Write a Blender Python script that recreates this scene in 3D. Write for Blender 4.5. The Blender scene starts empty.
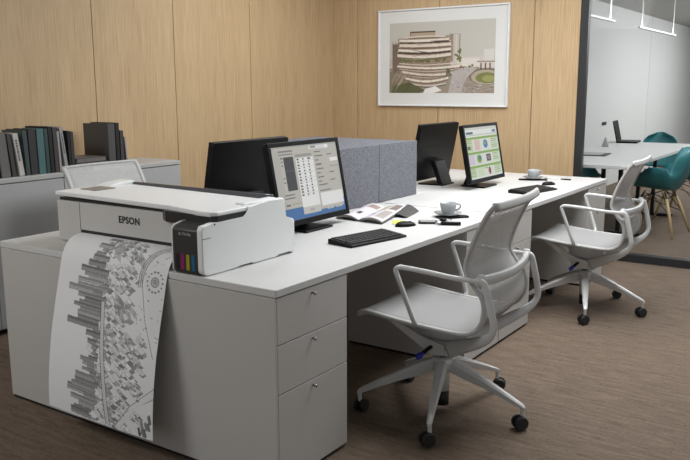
import bpy, bmesh, math, random
import numpy as np
from mathutils import Vector, Matrix
random.seed(7)
rng = np.random.default_rng(11)
S = bpy.context.scene
COL = S.collection
PI = math.pi

# ------------------------------------------------------------------ camera
CX, CY, CZ = -1.964, -1.608, 1.387
YAW, PITCH, ROLL, FPX = 0.595, 0.181, -0.003, 785.8
cam = bpy.data.cameras.new('camera')
cam.sensor_fit = 'HORIZONTAL'
cam.sensor_width = 36.0
cam.lens = FPX / 690.0 * 36.0
cam.clip_start = 0.05
co = bpy.data.objects.new('camera', cam)
COL.objects.link(co)
_f = Vector((math.cos(YAW) * math.cos(PITCH), math.sin(YAW) * math.cos(PITCH), -math.sin(PITCH)))
_r = Vector((math.sin(YAW), -math.cos(YAW), 0))
_u = _r.cross(_f)
_c, _s = math.cos(ROLL), math.sin(ROLL)
_r2, _u2 = _c * _r + _s * _u, -_s * _r + _c * _u
co.matrix_world = Matrix(((_r2.x, _u2.x, -_f.x, CX), (_r2.y, _u2.y, -_f.y, CY), (_r2.z, _u2.z, -_f.z, CZ), (0, 0, 0, 1)))
S.camera = co

# ------------------------------------------------------------------ world, lights, exposure
w = bpy.data.worlds.new('world')
S.world = w
w.use_nodes = True
w.node_tree.nodes['Background'].inputs[0].default_value = (0.96, 0.985, 1.0, 1)
w.node_tree.nodes['Background'].inputs[1].default_value = 0.42
S.view_settings.view_transform = 'Standard'
S.view_settings.look = 'None'
S.view_settings.gamma = 1.0
S.view_settings.use_curve_mapping = False
S.view_settings.exposure = 0.02

def area(name, loc, target, sx, sy, power, col=(0.96, 0.985, 1.0)):
    l = bpy.data.lights.new(name, 'AREA')
    l.shape = 'RECTANGLE'
    l.size, l.size_y, l.energy, l.color = sx, sy, power, col
    o = bpy.data.objects.new(name, l)
    COL.objects.link(o)
    o.location = loc
    o.rotation_euler = (Vector(target) - Vector(loc)).to_track_quat('-Z', 'Y').to_euler()
    return o

area('ceiling_panel_light', (2.3, -0.4, 2.62), (2.3, -0.2, 0), 2.6, 1.2, 112)
area('ceiling_panel_light', (2.8, 1.7, 2.62), (2.8, 1.8, 0), 1.8, 0.8, 22)
area('ceiling_panel_light', (-2.0, 2.0, 2.6), (0.0, 0.9, 0.4), 1.2, 0.9, 48)
area('meeting_room_light', (6.5, -0.9, 2.35), (6.5, 0.5, 0.3), 3.2, 0.9, 85)
area('meeting_room_light', (11.0, -0.4, 2.35), (11.0, 0.6, 0.3), 4.5, 0.9, 165)

# ------------------------------------------------------------------ helpers
def lin(c):
    c = c / 255.0
    return c / 12.92 if c <= 0.04045 else ((c + 0.055) / 1.055) ** 2.4

def rgb(r, g, b):
    return (lin(r), lin(g), lin(b), 1.0)

def mat(name, c, rough=0.5, metal=0.0, var=0.04, scale=40.0, bump=0.0, spec=0.5):
    m = bpy.data.materials.new(name)
    m.use_nodes = True
    nt = m.node_tree
    b = nt.nodes['Principled BSDF']
    b.inputs['Roughness'].default_value = rough
    b.inputs['Metallic'].default_value = metal
    b.inputs['Specular IOR Level'].default_value = spec
    tc = nt.nodes.new('ShaderNodeTexCoord')
    n = nt.nodes.new('ShaderNodeTexNoise')
    n.inputs['Scale'].default_value = scale
    n.inputs['Detail'].default_value = 3
    nt.links.new(tc.outputs['Object'], n.inputs['Vector'])
    mx = nt.nodes.new('ShaderNodeMix')
    mx.data_type = 'RGBA'
    k = rgb(*c)
    mx.inputs[6].default_value = tuple(max(0, x * (1 - var)) for x in k[:3]) + (1,)
    mx.inputs[7].default_value = tuple(min(1, x * (1 + var)) for x in k[:3]) + (1,)
    nt.links.new(n.outputs['Fac'], mx.inputs[0])
    nt.links.new(mx.outputs[2], b.inputs['Base Color'])
    if bump:
        bp = nt.nodes.new('ShaderNodeBump')
        bp.inputs['Strength'].default_value = bump
        bp.inputs['Distance'].default_value = 0.002
        nt.links.new(n.outputs['Fac'], bp.inputs['Height'])
        nt.links.new(bp.outputs[0], b.inputs['Normal'])
    return m

def ramp_mat(name, stops, stretch, scale, rough, detail=6, bump=0.0, second=None, spec=0.5):
    """colour from noise stretched along one axis (wood grain, carpet)"""
    m = bpy.data.materials.new(name)
    m.use_nodes = True
    nt = m.node_tree
    b = nt.nodes['Principled BSDF']
    b.inputs['Roughness'].default_value = rough
    b.inputs['Specular IOR Level'].default_value = spec
    tc = nt.nodes.new('ShaderNodeTexCoord')
    mp = nt.nodes.new('ShaderNodeMapping')
    mp.inputs['Scale'].default_value = stretch
    nt.links.new(tc.outputs['Object'], mp.inputs[0])
    n = nt.nodes.new('ShaderNodeTexNoise')
    n.inputs['Scale'].default_value = scale
    n.inputs['Detail'].default_value = detail
    n.inputs['Roughness'].default_value = 0.62
    nt.links.new(mp.outputs[0], n.inputs['Vector'])
    fac = n.outputs['Fac']
    if second:
        mp2 = nt.nodes.new('ShaderNodeMapping')
        mp2.inputs['Scale'].default_value = second[0]
        nt.links.new(tc.outputs['Object'], mp2.inputs[0])
        n2 = nt.nodes.new('ShaderNodeTexNoise')
        n2.inputs['Scale'].default_value = second[1]
        n2.inputs['Detail'].default_value = 4
        nt.links.new(mp2.outputs[0], n2.inputs['Vector'])
        mm = nt.nodes.new('ShaderNodeMix')
        mm.inputs[0].default_value = second[2]
        nt.links.new(n.outputs['Fac'], mm.inputs[2])
        nt.links.new(n2.outputs['Fac'], mm.inputs[3])
        fac = mm.outputs[0]
    r = nt.nodes.new('ShaderNodeValToRGB')
    e = r.color_ramp.elements
    e[0].position, e[0].color = stops[0][0], rgb(*stops[0][1])
    e[1].position, e[1].color = stops[-1][0], rgb(*stops[-1][1])
    for p, c in stops[1:-1]:
        x = e.new(p)
        x.color = rgb(*c)
    nt.links.new(fac, r.inputs[0])
    nt.links.new(r.outputs[0], b.inputs['Base Color'])
    if bump:
        bp = nt.nodes.new('ShaderNodeBump')
        bp.inputs['Strength'].default_value = bump
        bp.inputs['Distance'].default_value = 0.003
        nt.links.new(fac, bp.inputs['Height'])
        nt.links.new(bp.outputs[0], b.inputs['Normal'])
    return m

def attr_mat(name, rough=0.6, emit=0.0):
    """colour read from the drawing stored on the mesh"""
    m = bpy.data.materials.new(name)
    m.use_nodes = True
    nt = m.node_tree
    b = nt.nodes['Principled BSDF']
    a = nt.nodes.new('ShaderNodeAttribute')
    a.attribute_name = 'drawing'
    b.inputs['Roughness'].default_value = rough
    if emit:
        b.inputs['Base Color'].default_value = (0.01, 0.01, 0.01, 1)
        nt.links.new(a.outputs['Color'], b.inputs['Emission Color'])
        b.inputs['Emission Strength'].default_value = emit
    else:
        nt.links.new(a.outputs['Color'], b.inputs['Base Color'])
    return m

def mesh_mat(name, c, open_frac, scale):
    """knitted net: a fine weave with small holes one can see through"""
    m = mat(name, c, 0.75, 0, 0.06, 200, 0.2)
    nt = m.node_tree
    b = nt.nodes['Principled BSDF']
    tc = nt.nodes.new('ShaderNodeTexCoord')
    ck = nt.nodes.new('ShaderNodeTexVoronoi')
    ck.inputs['Scale'].default_value = scale
    nt.links.new(tc.outputs['Object'], ck.inputs['Vector'])
    lt = nt.nodes.new('ShaderNodeMath')
    lt.operation = 'LESS_THAN'
    lt.inputs[1].default_value = open_frac
    nt.links.new(ck.outputs['Distance'], lt.inputs[0])
    tr = nt.nodes.new('ShaderNodeBsdfTransparent')
    mx = nt.nodes.new('ShaderNodeMixShader')
    nt.links.new(lt.outputs[0], mx.inputs[0])
    nt.links.new(b.outputs[0], mx.inputs[1])
    nt.links.new(tr.outputs[0], mx.inputs[2])
    nt.links.new(mx.outputs[0], nt.nodes['Material Output'].inputs[0])
    return m

def glass_mat(name):
    m = bpy.data.materials.new(name)
    m.use_nodes = True
    nt = m.node_tree
    for n in list(nt.nodes):
        if n.type == 'BSDF_PRINCIPLED':
            nt.nodes.remove(n)
    tr = nt.nodes.new('ShaderNodeBsdfTransparent')
    tr.inputs[0].default_value = (0.95, 0.96, 0.96, 1)
    gl = nt.nodes.new('ShaderNodeBsdfGlossy')
    gl.inputs['Roughness'].default_value = 0.02
    fr = nt.nodes.new('ShaderNodeFresnel')
    fr.inputs[0].default_value = 1.12
    mx = nt.nodes.new('ShaderNodeMixShader')
    nt.links.new(fr.outputs[0], mx.inputs[0])
    nt.links.new(tr.outputs[0], mx.inputs[1])
    nt.links.new(gl.outputs[0], mx.inputs[2])
    nt.links.new(mx.outputs[0], nt.nodes['Material Output'].inputs[0])
    return m

class MB:
    def __init__(self):
        self.bm = bmesh.new()

    def add(self, verts, faces, mi=0, smooth=False):
        vs = [self.bm.verts.new(v) for v in verts]
        fs = []
        for f in faces:
            try:
                q = self.bm.faces.new([vs[i] for i in f])
            except ValueError:
                continue
            q.material_index = mi
            q.smooth = smooth
            fs.append(q)
        return vs, fs

    def box(self, x0, x1, y0, y1, z0, z1, mi=0, bev=0.0, seg=2):
        v = [(x0, y0, z0), (x1, y0, z0), (x1, y1, z0), (x0, y1, z0), (x0, y0, z1), (x1, y0, z1), (x1, y1, z1), (x0, y1, z1)]
        f = [(0, 3, 2, 1), (4, 5, 6, 7), (0, 1, 5, 4), (1, 2, 6, 5), (2, 3, 7, 6), (3, 0, 4, 7)]
        vs, fs = self.add(v, f, mi)
        self._bev(fs, bev, seg, mi)
        return self

    def _bev(self, fs, bev, seg, mi):
        if bev > 0:
            es = list({e for q in fs for e in q.edges})
            r = bmesh.ops.bevel(self.bm, geom=es, offset=bev, segments=seg, profile=0.5, affect='EDGES', clamp_overlap=True)
            for q in r['faces']:
                q.material_index = mi
                q.smooth = True

    def prism(self, poly, axis, a0, a1, mi=0, bev=0.0, seg=2, smooth=False):
        """poly: 2D outline in the two other axes (x: (y,z); y: (x,z); z: (x,y))"""
        def P(p, a):
            return {'x': (a, p[0], p[1]), 'y': (p[0], a, p[1]), 'z': (p[0], p[1], a)}[axis]
        n = len(poly)
        v = [P(p, a0) for p in poly] + [P(p, a1) for p in poly]
        f = [tuple(range(n)), tuple(range(2 * n - 1, n - 1, -1))]
        f += [(i, i + n, (i + 1) % n + n, (i + 1) % n) for i in range(n)]
        vs, fs = self.add(v, f, mi, smooth)
        if smooth:
            fs[0].smooth = fs[1].smooth = False
        self._bev(fs, bev, seg, mi)
        bmesh.ops.recalc_face_normals(self.bm, faces=[q for q in self.bm.faces])
        return self

    def tube(self, path, r, n=10, mi=0, flat=None, up=(0, 0, 1), closed=False):
        """r: a number or one per point; flat: (a, b) half sizes for an oval section, a along `up` side"""
        P = [Vector(p) for p in path]
        m = len(P)
        rs = r if isinstance(r, (list, tuple)) else [r] * m
        rings, prev = [], None
        for i, p in enumerate(P):
            if closed:
                t = (P[(i + 1) % m] - P[i - 1]).normalized()
            else:
                t = (P[min(i + 1, m - 1)] - P[max(i - 1, 0)]).normalized()
            if flat:
                a = Vector(up)
                a = (a - t * a.dot(t))
                if a.length < 1e-4:
                    a = t.orthogonal()
                a.normalize()
            else:
                a = t.orthogonal().normalized() if prev is None else (prev - t * prev.dot(t)).normalized()
            prev = a
            b = t.cross(a)
            ring = []
            for k in range(n):
                th = 2 * PI * k / n
                if flat:
                    ca, sa = math.cos(th), math.sin(th)
                    q = 0.6
                    ea = math.copysign(abs(ca) ** q, ca) * flat[0] * rs[i]
                    eb = math.copysign(abs(sa) ** q, sa) * flat[1] * rs[i]
                    ring.append(p + a * ea + b * eb)
                else:
                    ring.append(p + (a * math.cos(th) + b * math.sin(th)) * rs[i])
            rings.append(ring)
        v = [x for ring in rings for x in ring]
        f = []
        for i in range(m if closed else m - 1):
            j = (i + 1) % m
            for k in range(n):
                f.append((i * n + k, i * n + (k + 1) % n, j * n + (k + 1) % n, j * n + k))
        if not closed:
            f.append(tuple(range(n - 1, -1, -1)))
            f.append(tuple((m - 1) * n + k for k in range(n)))
        self.add(v, f, mi, True)
        return self

    def cyl(self, p0, p1, r0, r1=None, n=16, mi=0):
        r1 = r0 if r1 is None else r1
        p0, p1 = Vector(p0), Vector(p1)
        t = (p1 - p0).normalized()
        a = t.orthogonal().normalized()
        b = t.cross(a)
        v = []
        for p, r in ((p0, r0), (p1, r1)):
            v += [p + (a * math.cos(2 * PI * k / n) + b * math.sin(2 * PI * k / n)) * r for k in range(n)]
        f = [(k, (k + 1) % n, n + (k + 1) % n, n + k) for k in range(n)]
        vs, fs = self.add(v, f, mi, True)
        for c in (tuple(range(n - 1, -1, -1)), tuple(range(n, 2 * n))):
            q = self.bm.faces.new([vs[i] for i in c])
            q.material_index = mi
        return self

    def lathe(self, prof, c=(0, 0, 0), n=28, mi=0):
        """prof: (r, z) pairs"""
        v, f = [], []
        for r, z in prof:
            v += [(c[0] + r * math.cos(2 * PI * k / n), c[1] + r * math.sin(2 * PI * k / n), c[2] + z) for k in range(n)]
        for i in range(len(prof) - 1):
            for k in range(n):
                f.append((i * n + k, i * n + (k + 1) % n, (i + 1) * n + (k + 1) % n, (i + 1) * n + k))
        f.append(tuple(range(n - 1, -1, -1)))
        f.append(tuple((len(prof) - 1) * n + k for k in range(n)))
        self.add(v, f, mi, True)
        return self

    def sheet(self, rows, th=0.0, mi=0):
        """rows: grid of points, thickened along the surface normal"""
        m, n = len(rows), len(rows[0])
        G = [[Vector(p) for p in row] for row in rows]
        v = [p for row in G for p in row]
        if th:
            for i in range(m):
                for j in range(n):
                    du = G[min(i + 1, m - 1)][j] - G[max(i - 1, 0)][j]
                    dv = G[i][min(j + 1, n - 1)] - G[i][max(j - 1, 0)]
                    nn = du.cross(dv).normalized()
                    v.append(G[i][j] + nn * th)
        f = []
        for i in range(m - 1):
            for j in range(n - 1):
                a = (i * n + j, i * n + j + 1, (i + 1) * n + j + 1, (i + 1) * n + j)
                f.append(a)
                if th:
                    f.append(tuple(m * n + k for k in reversed(a)))
        if th:
            edge = [(0, j) for j in range(n)] + [(i, n - 1) for i in range(1, m)] + [(m - 1, j) for j in range(n - 2, -1, -1)] + [(i, 0) for i in range(m - 2, 0, -1)]
            ids = [i * n + j for i, j in edge]
            for k in range(len(ids)):
                a, b = ids[k], ids[(k + 1) % len(ids)]
                f.append((b, a, m * n + a, m * n + b))
        self.add(v, f, mi, True)
        return self

    def build(self, name, mats, parent=None, world=False, sharp=None):
        bm = self.bm
        bmesh.ops.recalc_face_normals(bm, faces=list(bm.faces))
        if sharp:
            for e in bm.edges:
                if len(e.link_faces) == 2 and e.calc_face_angle(0) > sharp:
                    e.smooth = False
        if world and parent is not None:
            bmesh.ops.translate(bm, verts=list(bm.verts), vec=-Vector(parent.location))
        me = bpy.data.meshes.new(name)
        bm.to_mesh(me)
        bm.free()
        for m in (mats if isinstance(mats, (list, tuple)) else [mats]):
            me.materials.append(m)
        o = bpy.data.objects.new(name, me)
        COL.objects.link(o)
        if parent is not None:
            o.parent = parent
        return o

def tag(o, label=None, cat=None, group=None):
    if label:
        o['label'] = label
    if cat:
        o['category'] = cat
    if group:
        o['group'] = group
    return o

def thing(name, label, cat, loc=(0, 0, 0), rz=0.0, group=None):
    o = bpy.data.objects.new(name, None)
    o.empty_display_size = 0.1
    COL.objects.link(o)
    o.location = loc
    o.rotation_euler = (0, 0, rz)
    return tag(o, label, cat, group)

def struct(o):
    o['kind'] = 'structure'
    return o

def kids(o):
    return [c for c in COL.objects if c.parent == o]

def copy_tree(o, parent=None):
    c = o.copy()
    COL.objects.link(c)
    if parent is not None:
        c.parent = parent
    for k in kids(o):
        copy_tree(k, c)
    return c

def dup(o, loc, rz, label):
    c = copy_tree(o)
    c.location = loc
    c.rotation_euler = (0, 0, rz)
    c['label'] = label
    return c

def rounded(x0, x1, y0, y1, r, n=5):
    p = []
    for cx, cy, a0 in ((x1 - r, y1 - r, 0), (x0 + r, y1 - r, 90), (x0 + r, y0 + r, 180), (x1 - r, y0 + r, 270)):
        for k in range(n + 1):
            a = math.radians(a0 + 90 * k / n)
            p.append((cx + r * math.cos(a), cy + r * math.sin(a)))
    return p

# ---- drawings: a small raster that becomes the colours of a fine mesh grid
class Canvas:
    def __init__(s, wd, ht, bg):
        s.w, s.h = wd, ht
        s.a = np.zeros((ht, wd, 3))
        s.a[:] = bg

    def poly(s, pts, c, al=1.0):
        P = [(x * s.w, y * s.h) for x, y in pts]
        xs, ys = [p[0] for p in P], [p[1] for p in P]
        x0, x1 = max(0, int(min(xs))), min(s.w, int(max(xs)) + 2)
        y0, y1 = max(0, int(min(ys))), min(s.h, int(max(ys)) + 2)
        if x1 <= x0 or y1 <= y0:
            return
        X, Y = np.meshgrid(np.arange(x0, x1) + 0.5, np.arange(y0, y1) + 0.5)
        ins = np.zeros(X.shape, bool)
        j = len(P) - 1
        for i in range(len(P)):
            xi, yi = P[i]
            xj, yj = P[j]
            if yi != yj:
                ins ^= ((yi > Y) != (yj > Y)) & (X < (xj - xi) * (Y - yi) / (yj - yi) + xi)
            j = i
        sub = s.a[y0:y1, x0:x1]
        sub[ins] = sub[ins] * (1 - al) + np.array(c, float) * al

    def rect(s, x0, y0, x1, y1, c, al=1.0):
        s.poly([(x0, y0), (x1, y0), (x1, y1), (x0, y1)], c, al)

    def line(s, pts, wd, c, al=1.0):
        for (xa, ya), (xb, yb) in zip(pts[:-1], pts[1:]):
            dx, dy = (xb - xa) * s.w, (yb - ya) * s.h
            L = math.hypot(dx, dy) or 1
            nx, ny = -dy / L * wd / 2 / s.w, dx / L * wd / 2 / s.h
            s.poly([(xa + nx, ya + ny), (xb + nx, yb + ny), (xb - nx, yb - ny), (xa - nx, ya - ny)], c, al)

    def ell(s, cx, cy, rx, ry, c, al=1.0, n=28):
        s.poly([(cx + rx * math.cos(2 * PI * k / n), cy + ry * math.sin(2 * PI * k / n)) for k in range(n)], c, al)

    def mesh(s, name, pos, material, parent):
        """pos(u, v) arrays -> x, y, z arrays; u left to right, v top to bottom"""
        h, wd = s.h, s.w
        u, v = np.meshgrid(np.linspace(0, 1, wd), np.linspace(0, 1, h))
        x, y, z = pos(u, v)
        co_ = np.stack([x, y, z], -1).reshape(-1, 3)
        idx = np.arange(h * wd).reshape(h, wd)
        f = np.stack([idx[:-1, :-1], idx[1:, :-1], idx[1:, 1:], idx[:-1, 1:]], -1).reshape(-1, 4)
        me = bpy.data.meshes.new(name)
        me.from_pydata(co_.tolist(), [], f.tolist())
        c = s.a.reshape(-1, 3) / 255.0
        c = np.where(c <= 0.04045, c / 12.92, ((c + 0.055) / 1.055) ** 2.4)
        at = me.color_attributes.new('drawing', 'FLOAT_COLOR', 'POINT')
        at.data.foreach_set('color', np.concatenate([c, np.ones((len(c), 1))], 1).astype(np.float32).ravel())
        me.materials.append(material)
        me.polygons.foreach_set('use_smooth', [True] * len(f))
        o = bpy.data.objects.new(name, me)
        COL.objects.link(o)
        o.parent = parent
        return o

def text(name, s, size, material, parent, mw, depth=0.0006, stretch=1.0, bold=0.0):
    cu = bpy.data.curves.new(name, 'FONT')
    cu.body = s
    cu.size = size
    cu.extrude = depth
    cu.offset = bold
    cu.space_character = 1.14 if bold else 1.0
    cu.align_x = 'CENTER'
    cu.align_y = 'CENTER'
    t = bpy.data.objects.new(name, cu)
    COL.objects.link(t)
    dg = bpy.context.evaluated_depsgraph_get()
    me = bpy.data.meshes.new_from_object(t.evaluated_get(dg))
    bpy.data.objects.remove(t)
    me.transform(Matrix.Diagonal((stretch, 1, 1, 1)))
    me.transform(mw)
    me.materials.clear()
    me.materials.append(material)
    o = bpy.data.objects.new(name, me)
    COL.objects.link(o)
    o.parent = parent
    return o

# ------------------------------------------------------------------ materials
OAK = ramp_mat('oak_veneer', [(0.25, (156, 129, 96)), (0.45, (185, 157, 120)), (0.6, (198, 170, 132)), (0.8, (210, 184, 147))],
               (14, 14, 0.35), 9.0, 0.55, 7, 0.05, ((3, 3, 0.12), 3.0, 0.22))
GROOVE = mat('panel_groove', (70, 52, 34), 0.8)
CARPET = ramp_mat('brown_carpet', [(0.30, (76, 64, 55)), (0.46, (102, 88, 76)), (0.57, (114, 99, 86)), (0.76, (136, 119, 104))],
                  (9, 1.3, 1), 5.0, 0.9, 9, 0.25, ((60, 14, 1), 4.0, 0.45), 0.2)
GREYWALL = mat('grey_wall_paint', (196, 196, 194), 0.85, 0, 0.015, 3)
CEIL = mat('ceiling_paint', (186, 186, 184), 0.9, 0, 0.02, 3)
BLACKMETAL = mat('black_frame_metal', (44, 44, 46), 0.45, 0.2, 0.05)
GLASS = glass_mat('clear_glass')
WHITE = mat('white_laminate', (200, 199, 197), 0.42, 0, 0.012, 12)
GREYFRONT = mat('light_grey_lacquer', (186, 183, 179), 0.5, 0, 0.015, 10)
CABGREY = mat('cabinet_grey', (172, 173, 173), 0.5, 0, 0.02, 10)
CABTOP = mat('cabinet_top_grey', (178, 178, 176), 0.5, 0, 0.02, 10)
DARKPANEL = mat('modesty_grey', (150, 148, 146), 0.6, 0, 0.02, 10)
PLINTH = mat('black_plinth', (22, 21, 20), 0.7)
CHROME = mat('chrome', (170, 170, 172), 0.25, 1.0, 0.03)
BLACKPL = mat('black_plastic', (9, 9, 10), 0.42, 0, 0.1, 80, 0.0, 0.2)
DARKPL = mat('charcoal_plastic', (40, 40, 42), 0.5, 0, 0.1, 80)
KEYS = mat('keycap_black', (24, 24, 25), 0.5)
RUBBER = mat('caster_rubber', (30, 30, 31), 0.55, 0, 0.1)
FELT = ramp_mat('grey_felt', [(0.3, (80, 81, 86)), (0.5, (105, 106, 112)), (0.7, (132, 133, 139))], (1, 1, 1), 170, 0.95, 3, 0.3, None, 0.1)
PRWHITE = mat('printer_white', (226, 227, 227), 0.38, 0, 0.008, 10)
PRGREY = mat('printer_front_grey', (192, 190, 187), 0.5, 0, 0.01, 10)
PRDARK = mat('printer_dark', (38, 38, 40), 0.35, 0, 0.05)
TANKDARK = mat('tank_panel_dark', (48, 47, 47), 0.45, 0, 0.05)
SMOKE = mat('smoked_plastic', (84, 85, 90), 0.18, 0, 0.03)
PAPER = attr_mat('plotter_paper', 0.7)
PAPERBACK = mat('paper_back', (222, 222, 222), 0.8, 0, 0.01)
CHFRAME = mat('chair_frame_polyamide', (180, 179, 177), 0.4, 0, 0.02)
CHALU = mat('chair_powder_aluminium', (206, 206, 205), 0.33, 0.1, 0.02)
SEATNET = mat('seat_knit', (148, 147, 146), 0.85, 0, 0.12, 260, 0.4)
BACKNET = mesh_mat('backrest_knit', (198, 197, 195), 0.45, 330)
BLUE = mat('blue_knob', (34, 44, 170), 0.4)
TEAL = mat('teal_shell', (50, 118, 124), 0.5, 0, 0.05, 20)
BEECH = ramp_mat('beech_leg', [(0.3, (176, 148, 106)), (0.7, (206, 180, 138))], (8, 8, 1), 14, 0.5)
WIRE = mat('black_wire', (24, 23, 23), 0.4, 0.3)
PORCELAIN = mat('porcelain', (160, 162, 164), 0.25, 0, 0.01)
ART = attr_mat('art_print', 0.6)
MATBOARD = mat('mat_board', (218, 218, 216), 0.8, 0, 0.01)
FRAMEW = mat('white_frame', (228, 230, 233), 0.35, 0, 0.01)
SCREEN = attr_mat('lit_screen', 0.3, 0.72)
MAGMAT = attr_mat('magazine_page', 0.45)

# ------------------------------------------------------------------ structure
T = 0.72            # desk height
XW = 4.38           # picture wall / glass line
YL = 2.81           # left wall
# floor
m = MB(); m.box(-5.0, 18.0, -6.0, 2.95, -0.10, 0.0)
struct(m.build('floor', CARPET))
# left oak wall: panels with open joints over a dark core
m = MB()
m.box(-3.0, XW + 0.1, YL + 0.012, YL + 0.10, 0, 2.7, 1)
seams = [-3.0, -1.38, 0.09, 1.563, 2.299, 3.162, 4.30, XW + 0.1]
seams = [-3.0, -0.65, 0.09, 0.826, 1.563, 2.299, 3.162, XW + 0.02]
for a, b in zip(seams[:-1], seams[1:]):
    m.box(a + 0.003, b - 0.003, YL, YL + 0.014, 0.0, 2.7, 0)
struct(m.build('wall_left', [OAK, GROOVE]))
# picture wall
m = MB()
m.box(XW + 0.012, XW + 0.12, 0.432, YL + 0.1, 0, 2.7, 1)
ys = [0.432, 0.813, 1.68, 2.535, YL]
for a, b in zip(ys[:-1], ys[1:]):
    m.box(XW, XW + 0.014, a + 0.003, b - 0.003, 0.0, 2.7, 0)
struct(m.build('wall_back', [OAK, GROOVE]))
# glazing
m = MB(); m.box(XW - 0.01, XW + 0.045, 0.368, 0.4315, 0.0, 2.7, 0, 0.002)
struct(m.build('trim_1', BLACKMETAL))
m = MB(); m.box(XW - 0.005, XW + 0.07, -4.0, 0.368, 0.0, 0.062, 0, 0.002)
struct(m.build('trim_2', BLACKMETAL))
m = MB(); m.box(XW - 0.005, XW + 0.07, -4.0, 0.368, 2.62, 2.7, 0, 0.002)
struct(m.build('trim_3', BLACKMETAL))
m = MB(); m.box(XW + 0.028, XW + 0.038, -4.0, 0.369, 0.06, 2.63, 0)
struct(m.build('window_1', GLASS))
# meeting room shell
YM = 1.50
XS = 11.2
m = MB()
m.box(XW + 0.12, XS - 0.006, YM, YM + 0.1, 0, 2.7)
m.box(XS + 0.006, 17.0, YM, YM + 0.1, 0, 2.7)
m.box(XS - 0.02, XS + 0.02, YM + 0.012, YM + 0.1, 0, 2.7, 1)
struct(m.build('wall_right', [GREYWALL, mat('wall_joint', (120, 120, 120), 0.8)]))
m = MB(); m.box(16.9, 17.0, -4.5, YM, 0, 2.7)
struct(m.build('wall_far', GREYWALL))
m = MB(); m.box(XW + 0.12, 17.0, -4.5, YM, 2.44, 2.54)
struct(m.build('ceiling', CEIL))
m = MB(); m.box(-3.0, XW + 0.12, -4.0, YL + 0.1, 2.70, 2.8)
struct(m.build('ceiling', CEIL))

# ------------------------------------------------------------------ wall cabinets
def cabinet(x0, x1, label):
    t = thing('storage_cabinet', label, 'cabinet', ((x0 + x1) / 2, 2.60, 0), 0, 'low grey cabinets along the oak wall')
    g = 0.0015
    m = MB(); m.box(x0 + g, x1 - g, 2.415, 2.80, 0.03, 0.855, 0, 0.001)
    m.build('body', CABGREY, t, True)
    m = MB(); m.box(x0 + 0.02, x1 - 0.02, 2.43, 2.79, 0.0, 0.03)
    m.build('plinth', PLINTH, t, True)
    m = MB(); m.box(x0 + g, x1 - g, 2.398, 2.803, 0.858, 0.885, 0, 0.003)
    m.build('top', CABTOP, t, True)
    xm = (x0 + x1) / 2
    for a, b in ((x0, xm), (xm, x1)):
        m = MB(); m.box(a + 0.002, b - 0.002, 2.40, 2.414, 0.035, 0.853, 0, 0.0015)
        d = m.build('door', CABGREY, t, True)
    return t
cabinet(0.966, 1.916, 'low grey storage cabinet at the free end of the row, under the dark binders')
cabinet(0.016, 0.966, 'low grey storage cabinet under the long row of books at the left')
cabinet(-0.934, 0.016, 'low grey storage cabinet at far left, partly cut by the picture edge')

# ------------------------------------------------------------------ desks
def worktop(x0, x1, y0, y1, label):
    m = MB(); m.box(x0, x1, y0, y1, T - 0.027, T, 0, 0.003)
    o = m.build('worktop', WHITE)
    o.location = (0, 0, 0)
    return tag(o, label, 'worktop', 'white worktops of the double bench')
XM = 1.905
XE = 3.823
g = 0.008
worktop(0, XM - g, 0, 0.774, 'white worktop nearest the camera, with printer, black keyboard and open magazine')
worktop(XM + g, XE, 0, 0.774, 'white worktop of the second workstation, with green web page monitor')
worktop(0, XM - g, 0.776, 1.562, 'white worktop behind the printer, under the rear-facing black monitor')
worktop(XM + g, XE, 0.776, 1.562, 'white worktop at the far rear, behind the felt divider, near the picture')
m = MB(); m.box(-0.004, 0.006, 0.003, 1.552, 0.012, T - 0.028, 0, 0.001)
m.box(-0.001, 0.005, 0.012, 1.544, 0.0, 0.012, 1)
tag(m.build('desk_end_panel', [GREYFRONT, PLINTH]), 'wide light grey end panel of the bench behind the hanging plotter print', 'desk panel')
m = MB(); m.box(3.79, 3.812, 0.72, 1.538, 0.012, T - 0.028, 0, 0.0015)
m.box(3.793, 3.809, 0.73, 1.53, 0.0, 0.012, 1)
tag(m.build('desk_end_panel', [GREYFRONT, PLINTH]), 'light grey end panel closing the far end of the bench near the glass', 'desk panel')

def pedestal(x0, x1, label, knob=True):
    t = thing('drawer_pedestal', label, 'drawer unit', ((x0 + x1) / 2, 0.35, 0), 0, 'three drawer pedestals under the bench')
    m = MB(); m.box(x0, x1, 0.022, 0.70, 0.014, T - 0.029, 0, 0.001)
    m.build('body', DARKPANEL if False else GREYFRONT, t, True)
    m = MB(); m.box(x0 + 0.008, x1 - 0.008, 0.018, 0.69, 0.0, 0.014)
    m.build('plinth', PLINTH, t, True)
    for z0, z1, kz in ((0.014, 0.345, 0.328), (0.348, 0.522, 0.538 - 0.034), (0.525, T - 0.030, 0.673)):
        m = MB(); m.box(x0 + 0.002, x1 - 0.002, 0.003, 0.021, z0, z1, 0, 0.0015)
        d = m.build('drawer', GREYFRONT, t, True)
        if knob:
            kz = z1 - 0.022
            xc = x0 + 0.198
            m = MB()
            m.lathe([(0.0035, 0.0), (0.0035, 0.009), (0.006, 0.011), (0.0068, 0.015), (0.0055, 0.018), (0.002, 0.019)], n=14)
            bmesh.ops.rotate(m.bm, verts=list(m.bm.verts), cent=(0, 0, 0), matrix=Matrix.Rotation(math.radians(90), 3, 'X'))
            bmesh.ops.translate(m.bm, verts=list(m.bm.verts), vec=Vector((xc, 0.0035, kz)) - t.location)
            m.build('knob', CHROME, d)
    return t
pedestal(0.0065, 0.429, 'grey three drawer pedestal at the near corner of the bench, left of the front chair')
pedestal(1.472, XM - 0.002, 'grey drawer pedestal behind the back of the front chair, nearer of the touching pair')
pedestal(XM + 0.002, 2.338, 'grey drawer pedestal behind the front chair, farther of the touching pair')
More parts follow.
